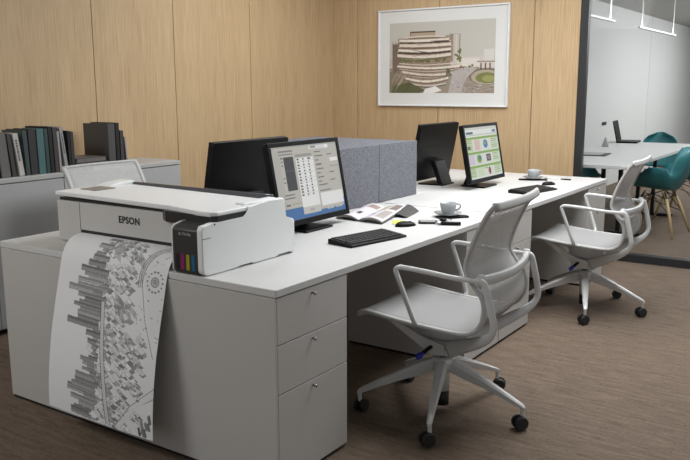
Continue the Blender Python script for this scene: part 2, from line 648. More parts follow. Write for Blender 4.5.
pedestal(3.395, 3.815, 'grey drawer pedestal at the far bench end, behind the second chair')

# felt divider on the bench
t = thing('desk_divider', 'speckled grey felt block dividing the bench beside the first monitor', 'desk divider', (1.88, 1.12, T))
m = MB(); m.box(1.42, 2.328, 0.775, 1.535, T + 0.001, 1.054, 0, 0.004)
m.build('core', FELT, t, True)
for a, b in ((1.418, 1.882), (1.886, 2.330)):
    m = MB(); m.box(a, b, 0.757, 0.7745, T + 0.001, 1.057, 0, 0.003)
    m.build('felt_panel', FELT, t, True)

# ------------------------------------------------------------------ printer
t = thing('large_format_printer', 'white large format plotter printer on the near end of the desk, feeding out a drawing', 'printer', (0.28, 0.79, T))
Y0, Y1 = 0.325, 1.278
# main body
m = MB()
prof = [(0.10, 0.729), (0.10, 0.775), (0.13, 0.775), (0.13, 0.80), (0.10, 0.80), (0.10, 0.914), (0.43, 0.924), (0.455, 0.915), (0.52, 0.86), (0.52, 0.729)]
m.prism(prof, 'y', 0.49, 1.125, 0, 0.001)
m.prism([(0.10, 0.745), (0.10, 0.914), (0.43, 0.924), (0.455, 0.915), (0.52, 0.86), (0.52, 0.729), (0.118, 0.729)], 'y', 1.127, Y1 - 0.004, 0, 0.002)
m.build('body', PRGREY, t, True)
m = MB(); m.box(0.104, 0.135, 0.492, 1.124, 0.7755, 0.7995)
m.build('paper_slot', PRDARK, t, True)
# dark gap under lid
m = MB(); m.box(0.112, 0.42, 0.40, Y1 - 0.008, 0.913, 0.925)
m.prism([(0.096, 0.625), (0.072, 0.585), (0.068, 0.50), (0.070, 0.345), (0.085, 0.330), (0.240, 0.330), (0.40, 0.5), (0.40, 0.625)], 'z', 0.888, 0.929)
m.build('lid_recess', PRDARK, t, True)
# lid
m = MB()
lid = [(0.095, Y1), (0.095, 0.60), (0.062, 0.40), (0.066, 0.352), (0.085, 0.332), (0.262, 0.332), (0.300, 0.39), (0.44, 0.41), (0.44, 1.19), (0.30, 1.20), (0.27, Y1)]
m.prism(lid, 'z', 0.927, 0.945, 0, 0.005, 3)
for v_ in m.bm.verts:
    v_.co.z += 0.010 * (v_.co.y - 0.5)
m.build('lid', PRWHITE, t, True)
# control panel
m = MB(); m.prism(rounded(0.19, 0.30, 1.13, 1.235, 0.006), 'z', 0.9515, 0.9545, 0, 0.0005)
p = m.build('control_panel', mat('control_panel_grey', (128, 126, 122), 0.3), t, True)
# smoked rear cover
m = MB()
m.prism([(0.430, 0.930), (0.448, 0.962), (0.500, 0.955), (0.514, 0.90), (0.500, 0.87), (0.44, 0.9)], 'y', 0.41, 1.19, 0, 0.003)
m.build('rear_cover', SMOKE, t, True)
# right end housing (with stepped back and feet)
m = MB()
side = [(0.000, 0.733), (-0.004, 0.745), (-0.004, 0.890), (0.004, 0.903), (0.05, 0.908), (0.215, 0.906), (0.235, 0.918), (0.247, 0.944), (0.36, 0.951), (0.456, 0.953), (0.466, 0.944), (0.468, 0.872), (0.518, 0.862), (0.527, 0.852), (0.527, 0.728), (0.520, 0.722),
        (0.505, 0.722), (0.492, 0.735), (0.424, 0.735), (0.408, 0.7215), (0.27, 0.7215), (0.258, 0.733), (0.19, 0.733), (0.175, 0.7215), (0.02, 0.7215)]
m.prism(side, 'y', Y0, 0.351, 0, 0.006, 3)
m.box(0.26, 0.460, 0.36, 0.405, 0.75, 0.9515, 0, 0.006)
m.build('end_housing', PRWHITE, t, True)
# left end housing
m = MB()
side = [(0.28, 0.73), (0.28, 0.93), (0.30, 0.950), (0.36, 0.964), (0.456, 0.968), (0.468, 0.958), (0.470, 0.872), (0.518, 0.862), (0.527, 0.852), (0.527, 0.722), (0.30, 0.722)]
m.prism(side, 'y', 1.195, Y1 + 0.004, 0, 0.006, 3)
m.build('end_housing', PRWHITE, t, True)
# feet at left
for q in ((0.14, 0.24, 1.15, 1.24), (0.14, 0.5, 0.50, 0.56)):
    m = MB(); m.box(q[0], q[1], q[2], q[3], T, 0.735)
    m.build('foot', PRDARK, t, True)
# ink tank unit
tk = MB()
tk.prism([(0.008, 0.722), (0.0, 0.735), (0.0, 0.883), (0.012, 0.896), (0.05, 0.903), (0.10, 0.903), (0.10, 0.722)], 'y', 0.351, 0.474, 0, 0.004)
tank = tk.build('ink_tank_unit', TANKDARK, t, True)
m = MB(); m.prism([(0.010, 0.7215), (-0.002, 0.735), (-0.002, 0.886), (0.010, 0.899), (0.05, 0.906), (0.10, 0.906), (0.10, 0.7215)], 'y', 0.474, 0.480, 0, 0.002)
m.build('tank_trim', PRWHITE, tank, False).location = -Vector(t.location)
for k, c in enumerate(((24, 24, 24), (140, 20, 100), (150, 146, 30), (24, 96, 134))):
    yc = 0.454 - k * 0.0262
    m = MB(); m.prism(rounded(yc - 0.008, yc + 0.008, 0.737, 0.795, 0.003), 'x', -0.0012, 0.003, 0, 0.0004)
    o = m.build('ink_window', mat('ink_%d' % k, c, 0.3), tank)
    o.location = -Vector(t.location)
    o['label'] = ('black', 'magenta', 'yellow', 'cyan')[k] + ' ink level window'
# side seam and lock dot
m = MB(); m.box(-0.002, 0.04, Y0 - 0.0006, Y0 + 0.002, 0.857, 0.8588)
m.build('side_seam', PRDARK, t, True)
m = MB(); m.cyl((0.062, Y0 - 0.0008, 0.903), (0.062, Y0 + 0.002, 0.903), 0.0035)
m.build('latch_dot', PRDARK, t, True)
m = MB(); m.box(0.0993, 0.101, 1.1255, 1.1275, 0.80, 0.914)
m.build('front_seam', mat('seam_grey', (120, 118, 115), 0.6), t, True)
# lettering
MX = Matrix(((0, 0, -1, 0), (-1, 0, 0, 0), (0, 1, 0, 0), (0, 0, 0, 1)))     # text plane facing -X
text('logo_lettering', 'EPSON', 0.038, PRDARK, t, Matrix.Translation(Vector((0.0995, 0.822, 0.864)) - t.location) @ MX, 0.0006, 0.98, 0.0013)
text('model_lettering', 'SC-T3170x', 0.0135, mat('letter_grey', (190, 190, 190), 0.5), tank, Matrix.Translation(Vector((-0.0006, 0.414, 0.868)) - t.location) @ MX, 0.0005, 1.0)

# ------------------------------------------------------------------ plotted drawing hanging over the edge
def city():
    c = Canvas(300, 430, (226, 226, 226))
    R = random.Random(5)
    ink = lambda lo, hi: (lambda v: (v, v, v))(R.randint(lo, hi))
    # streets of small blocks
    for k in range(480):
        v = R.random()
        u = 0.40 + R.random() ** 0.9 * 0.50
        lim = 0.74 if v < 0.5 else 0.92
        if u > lim or (u > 0.66 and v > 0.80 and R.random() < 0.6):
            continue
        a, b = 0.016 + 0.040 * R.random(), 0.012 + 0.020 * R.random()
        hgt = 0.012 + 0.030 * R.random()
        sk = 0.55
        p = [(u, v), (u + a, v + a * sk), (u + a - b, v + a * sk + b * sk), (u - b, v + b * sk)]
        q = [(x - hgt, y - hgt * 0.35) for x, y in p]
        c.poly([p[1], p[2], q[2], q[1]], ink(125, 175))
        c.poly([p[2], p[3], q[3], q[2]], ink(75, 125))
        c.poly(q, ink(218, 238))
        c.line([q[0], q[1], q[2], q[3], q[0]], 0.7, ink(110, 150), 0.7)
        if R.random() < 0.4:
            for i in range(1, 4):
                c.line([(q[0][0] + (q[1][0] - q[0][0]) * i / 4, q[0][1] + (q[1][1] - q[0][1]) * i / 4), (q[3][0] + (q[2][0] - q[3][0]) * i / 4, q[3][1] + (q[2][1] - q[3][1]) * i / 4)], 1.0, ink(100, 140), 0.8)
    # slabs in rows
    for k in range(20):
        u, v = 0.46 + 0.30 * R.random(), R.random() * 0.9
        n, L = R.randint(4, 8), 0.03 + 0.03 * R.random()
        for i in range(n):
            c.poly([(u + i * 0.012, v + i * 0.006), (u + i * 0.012 + 0.006, v + i * 0.006), (u + i * 0.012 + 0.006 + L * 0.5, v + L + i * 0.006), (u + i * 0.012 + L * 0.5, v + L + i * 0.006)], ink(120, 175))
    # towers lying towards the left margin
    rows = []
    v = 0.02
    while v < 0.97:
        th = 0.013 + 0.020 * R.random()
        base = 0.40 + 0.06 * math.sin(v * 3.0)
        bay = (0.30 if v < 0.12 else 0.20 if v < 0.24 else 0.28 if v < 0.34 else 0.13 if v < 0.50 else 0.30 if v < 0.68 else 0.26 if v < 0.76 else 0.12 if v < 0.86 else 0.22)
        if 0.155 < v < 0.175 or 0.255 < v < 0.275 or 0.30 < v < 0.32:
            bay = 0.10
        u0 = bay + (0.02 if R.random() < 0.25 else 0.05 + 0.12 * R.random())
        rows.append((v, th, u0, base + 0.06 * R.random()))
        v += th * (0.6 + 0.5 * R.random())
    R.shuffle(rows)
    for v, th, u0, u1 in rows:
        sh = 0.10 * (u1 - u0)
        g1 = R.randint(140, 178)
        A = [(u0, v), (u1, v + sh * 0.35), (u1, v + sh * 0.35 + th), (u0, v + th)]
        c.poly(A, (g1,) * 3)
        c.poly([(u0, v), (u1, v + sh * 0.35), (u1, v + sh * 0.35 + th * 0.42), (u0, v + th * 0.42)], (g1 - R.randint(20, 48),) * 3)
        k = u0
        while k < u1:
            f = (k - u0) / (u1 - u0)
            c.line([(k, v + sh * 0.35 * f), (k, v + sh * 0.35 * f + th)], 0.8, (g1 - 40,) * 3, 0.5)
            k += 0.011
        c.line([(u0, v), (u0, v + th)], 1.0, (190,) * 3)
        c.line(A + [A[0]], 0.8, (105,) * 3, 0.7)
    # avenue
    for du in (0.0, 0.035):
        c.line([(0.455 + du, 0.38), (0.50 + du, 0.62), (0.585 + du, 0.99)], 1.6, (100,) * 3)
    c.poly([(0.460, 0.38), (0.487, 0.38), (0.532, 0.62), (0.617, 0.99), (0.588, 0.99), (0.503, 0.62)], (205,) * 3)
    # open quarter at right with curved road and round plaza
    c.poly([(0.78, 0.0), (1, 0.0), (1, 0.50), (0.93, 0.50), (0.80, 0.2)], (222,) * 3)
    for rr in (0.26, 0.30):
        c.line([(1.02 - rr * math.sin(a) * 0.85, 0.245 - rr * math.cos(a) * 0.8) for a in [x * 0.13 for x in range(0, 14)]], 2.2, (120,) * 3)
    c.line([(1.02 - 0.28 * math.sin(a) * 0.85, 0.245 - 0.28 * math.cos(a) * 0.8) for a in [x * 0.13 for x in range(0, 14)]], 4.5, (165,) * 3, 0.9)
    for rx in (0.035, 0.022, 0.010):
        c.ell(0.905, 0.235, rx, rx * 0.72, (90,) * 3)
        c.ell(0.905, 0.235, rx - 0.007, rx * 0.72 - 0.005, (222,) * 3)
    for k in range(14):
        a = 2 * PI * k / 14
        x, y = 0.905 + 0.065 * math.cos(a), 0.235 + 0.05 * math.sin(a)
        c.rect(x - 0.008, y - 0.004, x + 0.008, y + 0.004, (110,) * 3)
    for k in range(60):
        x, y = 0.78 + 0.2 * R.random(), R.random() * 0.55
        if abs(x - 0.905) < 0.09 and abs(y - 0.235) < 0.07:
            continue
        c.rect(x, y, x + 0.006 + 0.012 * R.random(), y + 0.004 + 0.005 * R.random(), ink(110, 190))
    c.line([(0.78, 0.20), (0.86, 0.42), (0.97, 0.60)], 1.4, (120,) * 3)
    # diagonal boulevard at the bottom
    for d in (0.0, 0.05):
        c.line([(0.66 + d, 0.99), (0.80 + d, 0.86), (1.0, 0.74 + d)], 1.4, (110,) * 3)
    c.poly([(0.67, 0.99), (0.81, 0.865), (1.0, 0.75), (1.0, 0.785), (0.85, 0.865), (0.71, 0.99)], (222,) * 3)
    for k in range(8):
        x, y = 0.86 + 0.1 * R.random(), 0.86 + 0.1 * R.random()
        c.poly([(x, y), (x + 0.02, y - 0.01), (x + 0.035, y + 0.03), (x + 0.015, y + 0.04)], ink(90, 140))
    c.rect(0, 0, 0.035, 1, (226,) * 3)
    return c
pt = thing('plotter_print', 'long white paper print of a grey city drawing hanging out of the printer', 'print', (0.0, 0.81, 0.10))
px_ = [(0.099, 0.788), (0.085, 0.789), (0.07, 0.786), (0.045, 0.777), (0.022, 0.758), (0.004, 0.730), (-0.010, 0.69), (-0.024, 0.63), (-0.052, 0.52), (-0.080, 0.40), (-0.098, 0.29), (-0.110, 0.18), (-0.113, 0.098)]
_d = np.cumsum([0] + [math.dist(a, b) for a, b in zip(px_[:-1], px_[1:])]); _d = _d / _d[-1]
_X, _Z = [p[0] for p in px_], [p[1] for p in px_]
_s2 = np.linspace(0, 1, 200)
_k = np.ones(15) / 15
def _smooth(a):
    b = np.interp(_s2, _d, a)
    e = np.concatenate([2 * b[0] - b[7:0:-1], b, 2 * b[-1] - b[-2:-9:-1]])
    return np.convolve(e, _k, 'valid')
_XS, _ZS = _smooth(_X), _smooth(_Z)
loc = pt.location
def paper_pos(off):
    def pos(u, v):
        y = 1.120 - u * 0.615
        bow = 0.006 * np.sin(u * PI) * v
        return np.interp(v, _s2, _XS) - bow - off - loc.x, y - loc.y, np.interp(v, _s2, _ZS) - loc.z
    return pos
city().mesh('printed_side', paper_pos(0.0004), PAPER, pt)
Canvas(24, 60, (0, 0, 0)).mesh('paper_back', paper_pos(0.0), PAPERBACK, pt)

# ------------------------------------------------------------------ monitors
def screen_app():
    c = Canvas(190, 136, (190, 187, 178))
    D = (70, 70, 72)
    c.rect(0, 0, 1, 0.055, (176, 174, 168))
    c.rect(0, 0.80, 1, 1, (74, 118, 172))
    c.rect(0.45, 0.80, 0.52, 0.86, (150, 150, 150))
    c.rect(0.03, 0.02, 0.98, 0.93, (196, 193, 184))
    c.rect(0.0, 0.84, 0.60, 1.0, (74, 118, 172))
    c.rect(0.03, 0.06, 0.11, 0.84, (188, 186, 180))
    c.rect(0.55, 0.02, 0.86, 0.075, (224, 224, 222)); c.rect(0.58, 0.03, 0.66, 0.06, (150, 150, 150))
    c.rect(0.80, 0.02, 0.86, 0.07, (246, 246, 246))
    for y in (0.06, 0.10):
        c.rect(0.10, y, 0.30, y + 0.018, (130, 130, 128))
    c.rect(0.16, 0.145, 0.30, 0.60, (72, 74, 76)); c.rect(0.16, 0.33, 0.30, 0.34, (110, 110, 110))
    c.rect(0.33, 0.125, 0.58, 0.165, (160, 158, 152))
    c.rect(0.33, 0.175, 0.60, 0.95, (240, 240, 238))
    c.rect(0.33, 0.85, 0.60, 0.95, (205, 203, 196)); c.rect(0.43, 0.88, 0.50, 0.92, (180, 178, 172))
    for r_ in range(13):
        y = 0.185 + r_ * 0.041
        for x, ww in ((0.345, 0.035), (0.43, 0.022), (0.51, 0.04 if r_ == 0 else 0.022)):
            c.rect(x, y, x + ww, y + 0.019, D)
        c.rect(0.33, y + 0.028, 0.60, y + 0.032, (215, 215, 213))
    for y, ww in ((0.11, 0.10), (0.17, 0.13), (0.23, 0.05), (0.29, 0.09), (0.35, 0.11), (0.41, 0.06), (0.47, 0.10), (0.53, 0.06), (0.58, 0.14)):
        c.rect(0.625, y, 0.625 + ww, y + 0.016, (110, 108, 104))
    for y in (0.16, 0.42, 0.53):
        c.rect(0.82, y, 0.90, y + 0.016, (120, 118, 114))
    c.rect(0.86, 0.22, 0.985, 0.275, (242, 242, 240)); c.rect(0.84, 0.34, 0.985, 0.345, (120, 118, 114))
    c.rect(0.625, 0.66, 0.80, 0.675, (120, 118, 114))
    c.rect(0.625, 0.70, 0.985, 0.885, (240, 240, 239))
    for x in (0.70, 0.84):
        c.rect(x, 0.905, x + 0.10, 0.94, (206, 204, 198)); c.rect(x + 0.02, 0.918, x + 0.07, 0.928, (120, 120, 116))
    for y in (0.15, 0.20, 0.25, 0.42, 0.48):
        c.rect(0.115, y, 0.15, y + 0.016, (120, 118, 116))
    for y in (0.65, 0.69):
        c.rect(0.10, y, 0.24, y + 0.014, (110, 108, 104))
    c.rect(0.10, 0.78, 0.16, 0.80, (100, 98, 96)); c.rect(0.19, 0.78, 0.32, 0.79, (140, 138, 134))
    return c

def screen_web():
    c = Canvas(190, 136, (236, 238, 233))
    c.rect(0, 0, 1, 0.05, (214, 214, 208)); c.rect(0.04, 0.09, 0.24, 0.135, (70, 104, 120)); c.rect(0.84, 0.07, 0.96, 0.13, (120, 150, 176))
    c.rect(0.0, 0.15, 1, 0.162, (178, 190, 170))
    G, g2 = (140, 178, 88), (206, 222, 182)
    for y in (0.19, 0.48, 0.74):
        c.rect(0.01, y, 0.99, y + 0.045, G)
    for y0, y1 in ((0.235, 0.47), (0.525, 0.73), (0.785, 0.97)):
        c.rect(0.01, y0, 0.20, y1, g2); c.rect(0.22, y0, 0.45, y1, (220, 224, 214)); c.rect(0.47, y0, 0.72, y1, (226, 230, 220)); c.rect(0.74, y0, 0.99, y1, (216, 228, 200))
        y = y0 + 0.02
        while y < y1 - 0.03:
            for x0, x1 in ((0.02, 0.16), (0.76, 0.94)):
                c.rect(x0, y, x1, y + 0.014, (150, 172, 130))
            y += 0.04
    c.rect(0.03, 0.36, 0.11, 0.43, (90, 110, 100)); c.rect(0.24, 0.25, 0.40, 0.45, (224, 196, 186)); c.ell(0.58, 0.345, 0.07, 0.085, (84, 128, 176)); c.ell(0.57, 0.33, 0.03, 0.03, (150, 180, 90))
    c.rect(0.02, 0.53, 0.2, 0.72, (216, 208, 220)); c.ell(0.33, 0.62, 0.07, 0.08, (120, 168, 80)); c.ell(0.35, 0.60, 0.03, 0.04, (70, 120, 160)); c.rect(0.55, 0.55, 0.69, 0.69, (86, 74, 84)); c.rect(0.58, 0.58, 0.66, 0.66, (150, 138, 150))
    c.rect(0.46, 0.80, 0.56, 0.83, (150, 200, 110)); c.ell(0.60, 0.88, 0.04, 0.075, (138, 76, 84)); c.rect(0.25, 0.80, 0.4, 0.95, (212, 226, 190))
    return c

def monitor(label, loc, rz, drawing):
    """local: screen faces -Y, foot at origin, tilted back"""
    t = thing('computer_monitor', label, 'monitor', loc, rz, 'black flat monitors on the bench')
    W, H, D, tilt = 0.548, 0.385, 0.028, math.atan2(0.072, 0.37)
    R = Matrix.Translation((0, -0.035, 0.041)) @ Matrix.Rotation(-tilt, 4, 'X')
    def put(m):
        bmesh.ops.transform(m.bm, matrix=R, verts=list(m.bm.verts))
        return m
    m = MB()
    m.prism(rounded(-W / 2, W / 2, 0, H, 0.012), 'y', 0.004, D, 0, 0.004)
    put(m).build('housing', BLACKPL, t)
    m = MB()
    b = 0.021
    for x0, x1, z0, z1 in ((-W / 2, W / 2, 0, b + 0.006), (-W / 2, W / 2, H - b, H), (-W / 2, -W / 2 + b, b, H - b), (W / 2 - b, W / 2, b, H - b)):
        m.box(x0, x1, -0.003, 0.006, z0, z1, 0, 0.0025)
    put(m).build('bezel', BLACKPL, t)
    def pos(u, v):
        x = -W / 2 + b + u * (W - 2 * b)
        z = H - b - v * (H - 2 * b - 0.006)
        y = np.full_like(x, 0.0022)
        M = np.array(R)
        return tuple(M[i, 0] * x + M[i, 1] * y + M[i, 2] * z + M[i, 3] for i in range(3))
    drawing().mesh('screen', pos, SCREEN, t)
    m = MB()
    m.prism([(0.085, 0.006), (0.120, 0.006), (0.060, 0.165), (0.022, 0.165)], 'x', -0.075, 0.075, 0, 0.004)
    m.build('stand', BLACKPL, t)
    m = MB(); m.prism([(-0.115, -0.055), (0.10, -0.055), (0.085, 0.13), (-0.085, 0.13)], 'z', 0.0005, 0.011, 0, 0.003)
    m.build('foot', BLACKPL, t)
    return t
monitor('black monitor showing a grey software window with a table, right of the printer', (0.992, 0.585, T), 0, screen_app)
monitor('black monitor showing a green web page on the second workstation', (2.925, 0.57, T), 0, screen_web)
monitor('black monitor seen from behind, directly above the white printer', (0.928, 0.945, T), PI, screen_app)
monitor('black monitor seen from behind with splayed stand, right of the felt divider', (2.872, 0.935, T), PI, screen_web)

# ------------------------------------------------------------------ small desk things
def keyboard(label, loc, rz):
    t = thing('computer_keyboard', label, 'keyboard', loc, rz, 'black keyboards')
    W, D = 0.350, 0.146
    m = MB(); m.prism([(-D / 2, 0.001), (D / 2, 0.001), (D / 2, 0.021), (D / 2 - 0.01, 0.022), (-D / 2, 0.011)], 'x', -W / 2, W / 2, 0, 0.003)
    m.build('case', BLACKPL, t)
    m = MB()
    for r_ in range(6):
        y = -D / 2 + 0.016 + r_ * 0.0212
        z = 0.011 + (y + D / 2) / D * 0.011
        x = -W / 2 + 0.012
        k = 0
        while x < W / 2 - 0.02:
            wd = 0.016 if not (r_ == 0 and 3 <= k <= 3) else 0.095
            if r_ == 0 and k == 3 and x + wd > W / 2 - 0.02:
                wd = 0.016
            m.box(x, x + wd, y, y + 0.016, z - 0.001, z + 0.0055, 0, 0.001, 1)
            x += wd + 0.0028
            k += 1
    m.build('keys', KEYS, t)
    return t
def ang(p, q):
    return math.atan2(q[1] - p[1], q[0] - p[0])
kb = keyboard('black keyboard in front of the first monitor, nearest the camera', (0.90, 0.208, T), ang((0.70, 0.18), (1.04, 0.111)))
dup(kb, (2.85, 0.195, T), ang((2.62, 0.23), (2.99, 0.155)) , 'black keyboard in front of the green web page monitor, on the far desk')

def mouse(label, loc, rz):
    t = thing('computer_mouse', label, 'mouse', loc, rz, 'black computer mice')
    m = MB()
    rows = []
    for i in range(9):
        f = i / 8
        row = []
        for j in range(20):
            th = 2 * PI * j / 20
            r = math.cos(f * PI / 2) ** 0.55
            row.append((0.058 * r * math.cos(th), 0.034 * r * math.sin(th) * (1 + 0.12 * math.cos(th)), 0.001 + 0.022 * math.sin(f * PI / 2) - 0.005 * max(0, math.cos(th)) * f))
        rows.append(row)
    v = [p for row in rows for p in row]
    f = [(i * 20 + k, i * 20 + (k + 1) % 20, (i + 1) * 20 + (k + 1) % 20, (i + 1) * 20 + k) for i in range(8) for k in range(20)] + [tuple(range(19, -1, -1))]
    m.add(v, f, 0, True)
    m.build('shell', BLACKPL, t)
    m = MB(); m.cyl((0.028, -0.004, 0.014), (0.028, 0.004, 0.014), 0.0075)
    m.build('wheel', DARKPL, t)
    return t
ms = mouse('black computer mouse beside the open magazine, by the yellow sticky note', (1.305, 0.252, T), math.radians(-25))
dup(ms, (3.235, 0.232, T), math.radians(-20), 'black computer mouse behind the far keyboard, in front of the far cup')

# yellow sticky note
m = MB()
rows = [[(-0.028 + 0.056 * i / 6, -0.028 + 0.056 * j / 6, 0.001 + 0.010 * max(0, i / 6 - 0.5) ** 2 * 4) for j in range(7)] for i in range(7)]
m.sheet(rows, 0.0008)
o = m.build('sticky_note', mat('yellow_paper', (206, 214, 92), 0.8))
o.location = (1.345, 0.315, T); o.rotation_euler = (0, 0, 0.5)
tag(o, 'small yellow sticky note lying beside the black mouse', 'note')

# open magazine
t = thing('open_magazine', 'open glossy magazine with curling pages on the desk before the felt divider', 'magazine', (1.54, 0.595, T))
t.rotation_euler = (0, 0, 0)
A, B, Cc, Dd = Vector((1.70, 0.742, 0)), Vector((1.296, 0.655, 0)), Vector((1.275, 0.365, 0)), Vector((1.715, 0.475, 0))
def mag_pos(dz, lift=1.0):
    def pos(u, v):
        # u across both pages (left page to right page), v from far edge to near edge
        P = lambda a, i: (a[0], a[1])[i]
        x = (1 - u) * ((1 - v) * A.x + v * B.x) + u * ((1 - v) * Dd.x + v * Cc.x)
        y = (1 - u) * ((1 - v) * A.y + v * B.y) + u * ((1 - v) * Dd.y + v * Cc.y)
        q = np.where(u < 0.5, u / 0.5, (1 - u) / 0.5)
        z = 0.006 + 0.020 * np.sin(np.clip(q, 0, 1) * PI) ** 0.8 * lift + np.where(u > 0.5, 0.022 * np.clip((u - 0.66) / 0.34, 0, 1) ** 1.3, 0.0) * (1 - 0.75 * v)
        return x - t.location.x, y - t.location.y, z + dz
    return pos
c = Canvas(120, 80, (206, 203, 204))
R = random.Random(3)
for x0, y0, x1, y1, k in ((0.03, 0.05, 0.22, 0.55, (178, 168, 180)), (0.25, 0.1, 0.47, 0.3, (150, 132, 126)), (0.06, 0.62, 0.2, 0.92, (186, 176, 196)), (0.28, 0.4, 0.45, 0.9, (214, 206, 214)), (0.30, 0.62, 0.38, 0.78, (66, 56, 66)), (0.1, 0.28, 0.18, 0.4, (90, 76, 90)),
                          (0.53, 0.05, 0.74, 0.45, (172, 156, 140)), (0.78, 0.08, 0.96, 0.4, (120, 106, 100)), (0.55, 0.52, 0.72, 0.93, (190, 190, 206)), (0.77, 0.5, 0.96, 0.9, (160, 150, 148)), (0.60, 0.62, 0.66, 0.75, (76, 70, 84))):
    c.rect(x0, y0, x1, y1, k)
for k in range(40):
    x, y = R.random(), R.random()
    c.rect(x, y, x + 0.03, y + 0.02, (R.randint(130, 190), R.randint(120, 180), R.randint(130, 190)), 0.6)
c.rect(0.495, 0, 0.505, 1, (150, 148, 146))
c.mesh('pages', mag_pos(0.001), MAGMAT, t)
m = MB()
pos = mag_pos(-0.0005)
rows = []
for i in range(25):
    row = []
    for j in range(5):
        x, y, z = pos(np.array(i / 24), np.array(j / 4))
        row.append((float(x), float(y), float(z)))
    rows.append(row)
rows_b = [[(x, y, 0.001 + max(0, z - 0.008) * 0.75) for x, y, z in row] for row in rows]
n5 = 5
v = [p for row in rows for p in row] + [p for row in rows_b for p in row]
f = []
N = 25 * 5
for i in range(24):
    for j in range(4):
        a = (i * 5 + j, i * 5 + j + 1, (i + 1) * 5 + j + 1, (i + 1) * 5 + j)
        f.append(a); f.append(tuple(N + k for k in reversed(a)))
edge = [(0, j) for j in range(5)] + [(i, 4) for i in range(1, 25)] + [(24, j) for j in range(3, -1, -1)] + [(i, 0) for i in range(23, 0, -1)]
ids = [i * 5 + j for i, j in edge]
for k in range(len(ids)):
    a, b = ids[k], ids[(k + 1) % len(ids)]
    f.append((b, a, N + a, N + b))
m.add(v, f, 0, True)
m.build('page_block', mat('page_edges', (128, 124, 120), 0.7, 0, 0.15, 300), t)

m = MB()
rows = []
for i in range(9):
    f_ = i / 8
    rows.append([(1.50 + 0.225 * j / 6 - t.location.x, 0.425 + 0.053 * j / 6 - 0.070 * f_ - t.location.y, 0.004 + 0.030 * math.cos(f_ * PI / 2) * (0.4 + 0.6 * j / 6) + 0.0) for j in range(7)])
m.sheet(rows, 0.0015)
m.build('curled_page', mat('page_shaded_underside', (64, 63, 62), 0.5, 0, 0.3, 30), t)  # dark grey paints the shadow beneath the curl into the sheet

# cups, saucers, dark phones beneath
def cup_set(x, y, tail, ang_h):
    m = MB()
    m.lathe([(0.002, 0.009), (0.030, 0.009), (0.032, 0.010), (0.055, 0.014), (0.073, 0.022), (0.074, 0.024), (0.055, 0.018), (0.032, 0.0135), (0.002, 0.0135)])
    s = m.build('saucer', PORCELAIN)
    s.location = (x, y, T)
    tag(s, 'white saucer under the coffee cup ' + tail, 'saucer', 'white saucers')
    t = thing('coffee_cup', 'white coffee cup standing on its saucer ' + tail, 'cup', (x, y, T + 0.0138), ang_h, 'white coffee cups')
    m = MB()
    m.lathe([(0.002, 0.0), (0.024, 0.0), (0.027, 0.003), (0.036, 0.018), (0.041, 0.040), (0.043, 0.060), (0.0415, 0.0605), (0.039, 0.040), (0.034, 0.020), (0.024, 0.006), (0.002, 0.005)])
    m.build('bowl', PORCELAIN, t)
    m = MB()
    m.tube([(0.040, 0, 0.050), (0.052, 0, 0.054), (0.064, 0, 0.047), (0.064, 0, 0.035), (0.054, 0, 0.025), (0.037, 0, 0.021)], 0.0042, 8)
    m.build('handle', PORCELAIN, t)
    m = MB(); m.lathe([(0.001, 0.045), (0.039, 0.045), (0.0392, 0.046), (0.001, 0.046)])
    m.build('coffee', mat('coffee_dark', (52, 36, 26), 0.2), t)
cup_set(1.660, 0.200, 'near the front chair', math.radians(-50))
cup_set(3.455, 0.425, 'on the far desk near the oak wall', math.radians(-60))
def phone(label, x, y, rz, L, W):
    t = thing('flat_phone', label, 'phone', (x, y, T), rz, 'thin black phones under the saucers')
    m = MB(); m.prism(rounded(-L / 2, L / 2, -W / 2, W / 2, 0.008), 'z', 0.0006, 0.0086, 0, 0.002)
    m.build('case', BLACKPL, t)
    m = MB(); m.prism(rounded(-L / 2 + 0.005, L / 2 - 0.005, -W / 2 + 0.004, W / 2 - 0.004, 0.004), 'z', 0.0084, 0.0089)
    m.build('display', DARKPL, t)
phone('thin black phone lying under the saucer near the front chair', 1.648, 0.170, math.radians(-42), 0.165, 0.060)
phone('thin black phone lying under the saucer on the far desk', 3.44, 0.42, math.radians(-62), 0.20, 0.055)

# small silver organiser with black rim
t = thing('handheld_organizer', 'small silver handheld device with black rim on the front desk, left of the black marker', 'device', (1.435, 0.198, T), math.radians(-60))
m = MB(); m.prism(rounded(-0.046, 0.046, -0.033, 0.033, 0.008), 'z', 0.0006, 0.010, 0, 0.002)
m.build('case', DARKPL, t)
m = MB(); m.prism(rounded(-0.036, 0.036, -0.024, 0.024, 0.004), 'z', 0.0095, 0.0110, 0, 0.0005)
m.build('display', mat('silver_display', (160, 160, 156), 0.35, 0.2), t)
def pen(name, label, p, q, r, cm, band):
    p, q = Vector(p), Vector(q)
    t = thing(name, label, 'pen', ((p.x + q.x) / 2, (p.y + q.y) / 2, T), ang(p, q))
    L = (q - p).length
    m = MB(); m.tube([(-L / 2 + 0.03, 0, r), (-L / 2 + 0.05, 0, r), (L / 2 - 0.004, 0, r), (L / 2, 0, r)], [r, r, r, r * 0.7], 12)
    m.build('barrel', cm, t)
    m = MB(); m.tube([(-L / 2, 0, r), (-L / 2 + 0.008, 0, r), (-L / 2 + 0.03, 0, r)], [r * 0.3, r * 0.7, r * 0.95], 12)
    m.build('tip', band, t)
pen('marker_pen', 'thick black marker lying at the front desk edge below the near cup', (1.405, 0.142, 0), (1.460, 0.030, 0), 0.0095, BLACKPL, CHROME)
pen('ballpoint_pen', 'slim black pen on the far desk, right of the far mouse', (3.566, 0.262, 0), (3.567, 0.185, 0), 0.0055, BLACKPL, DARKPL)
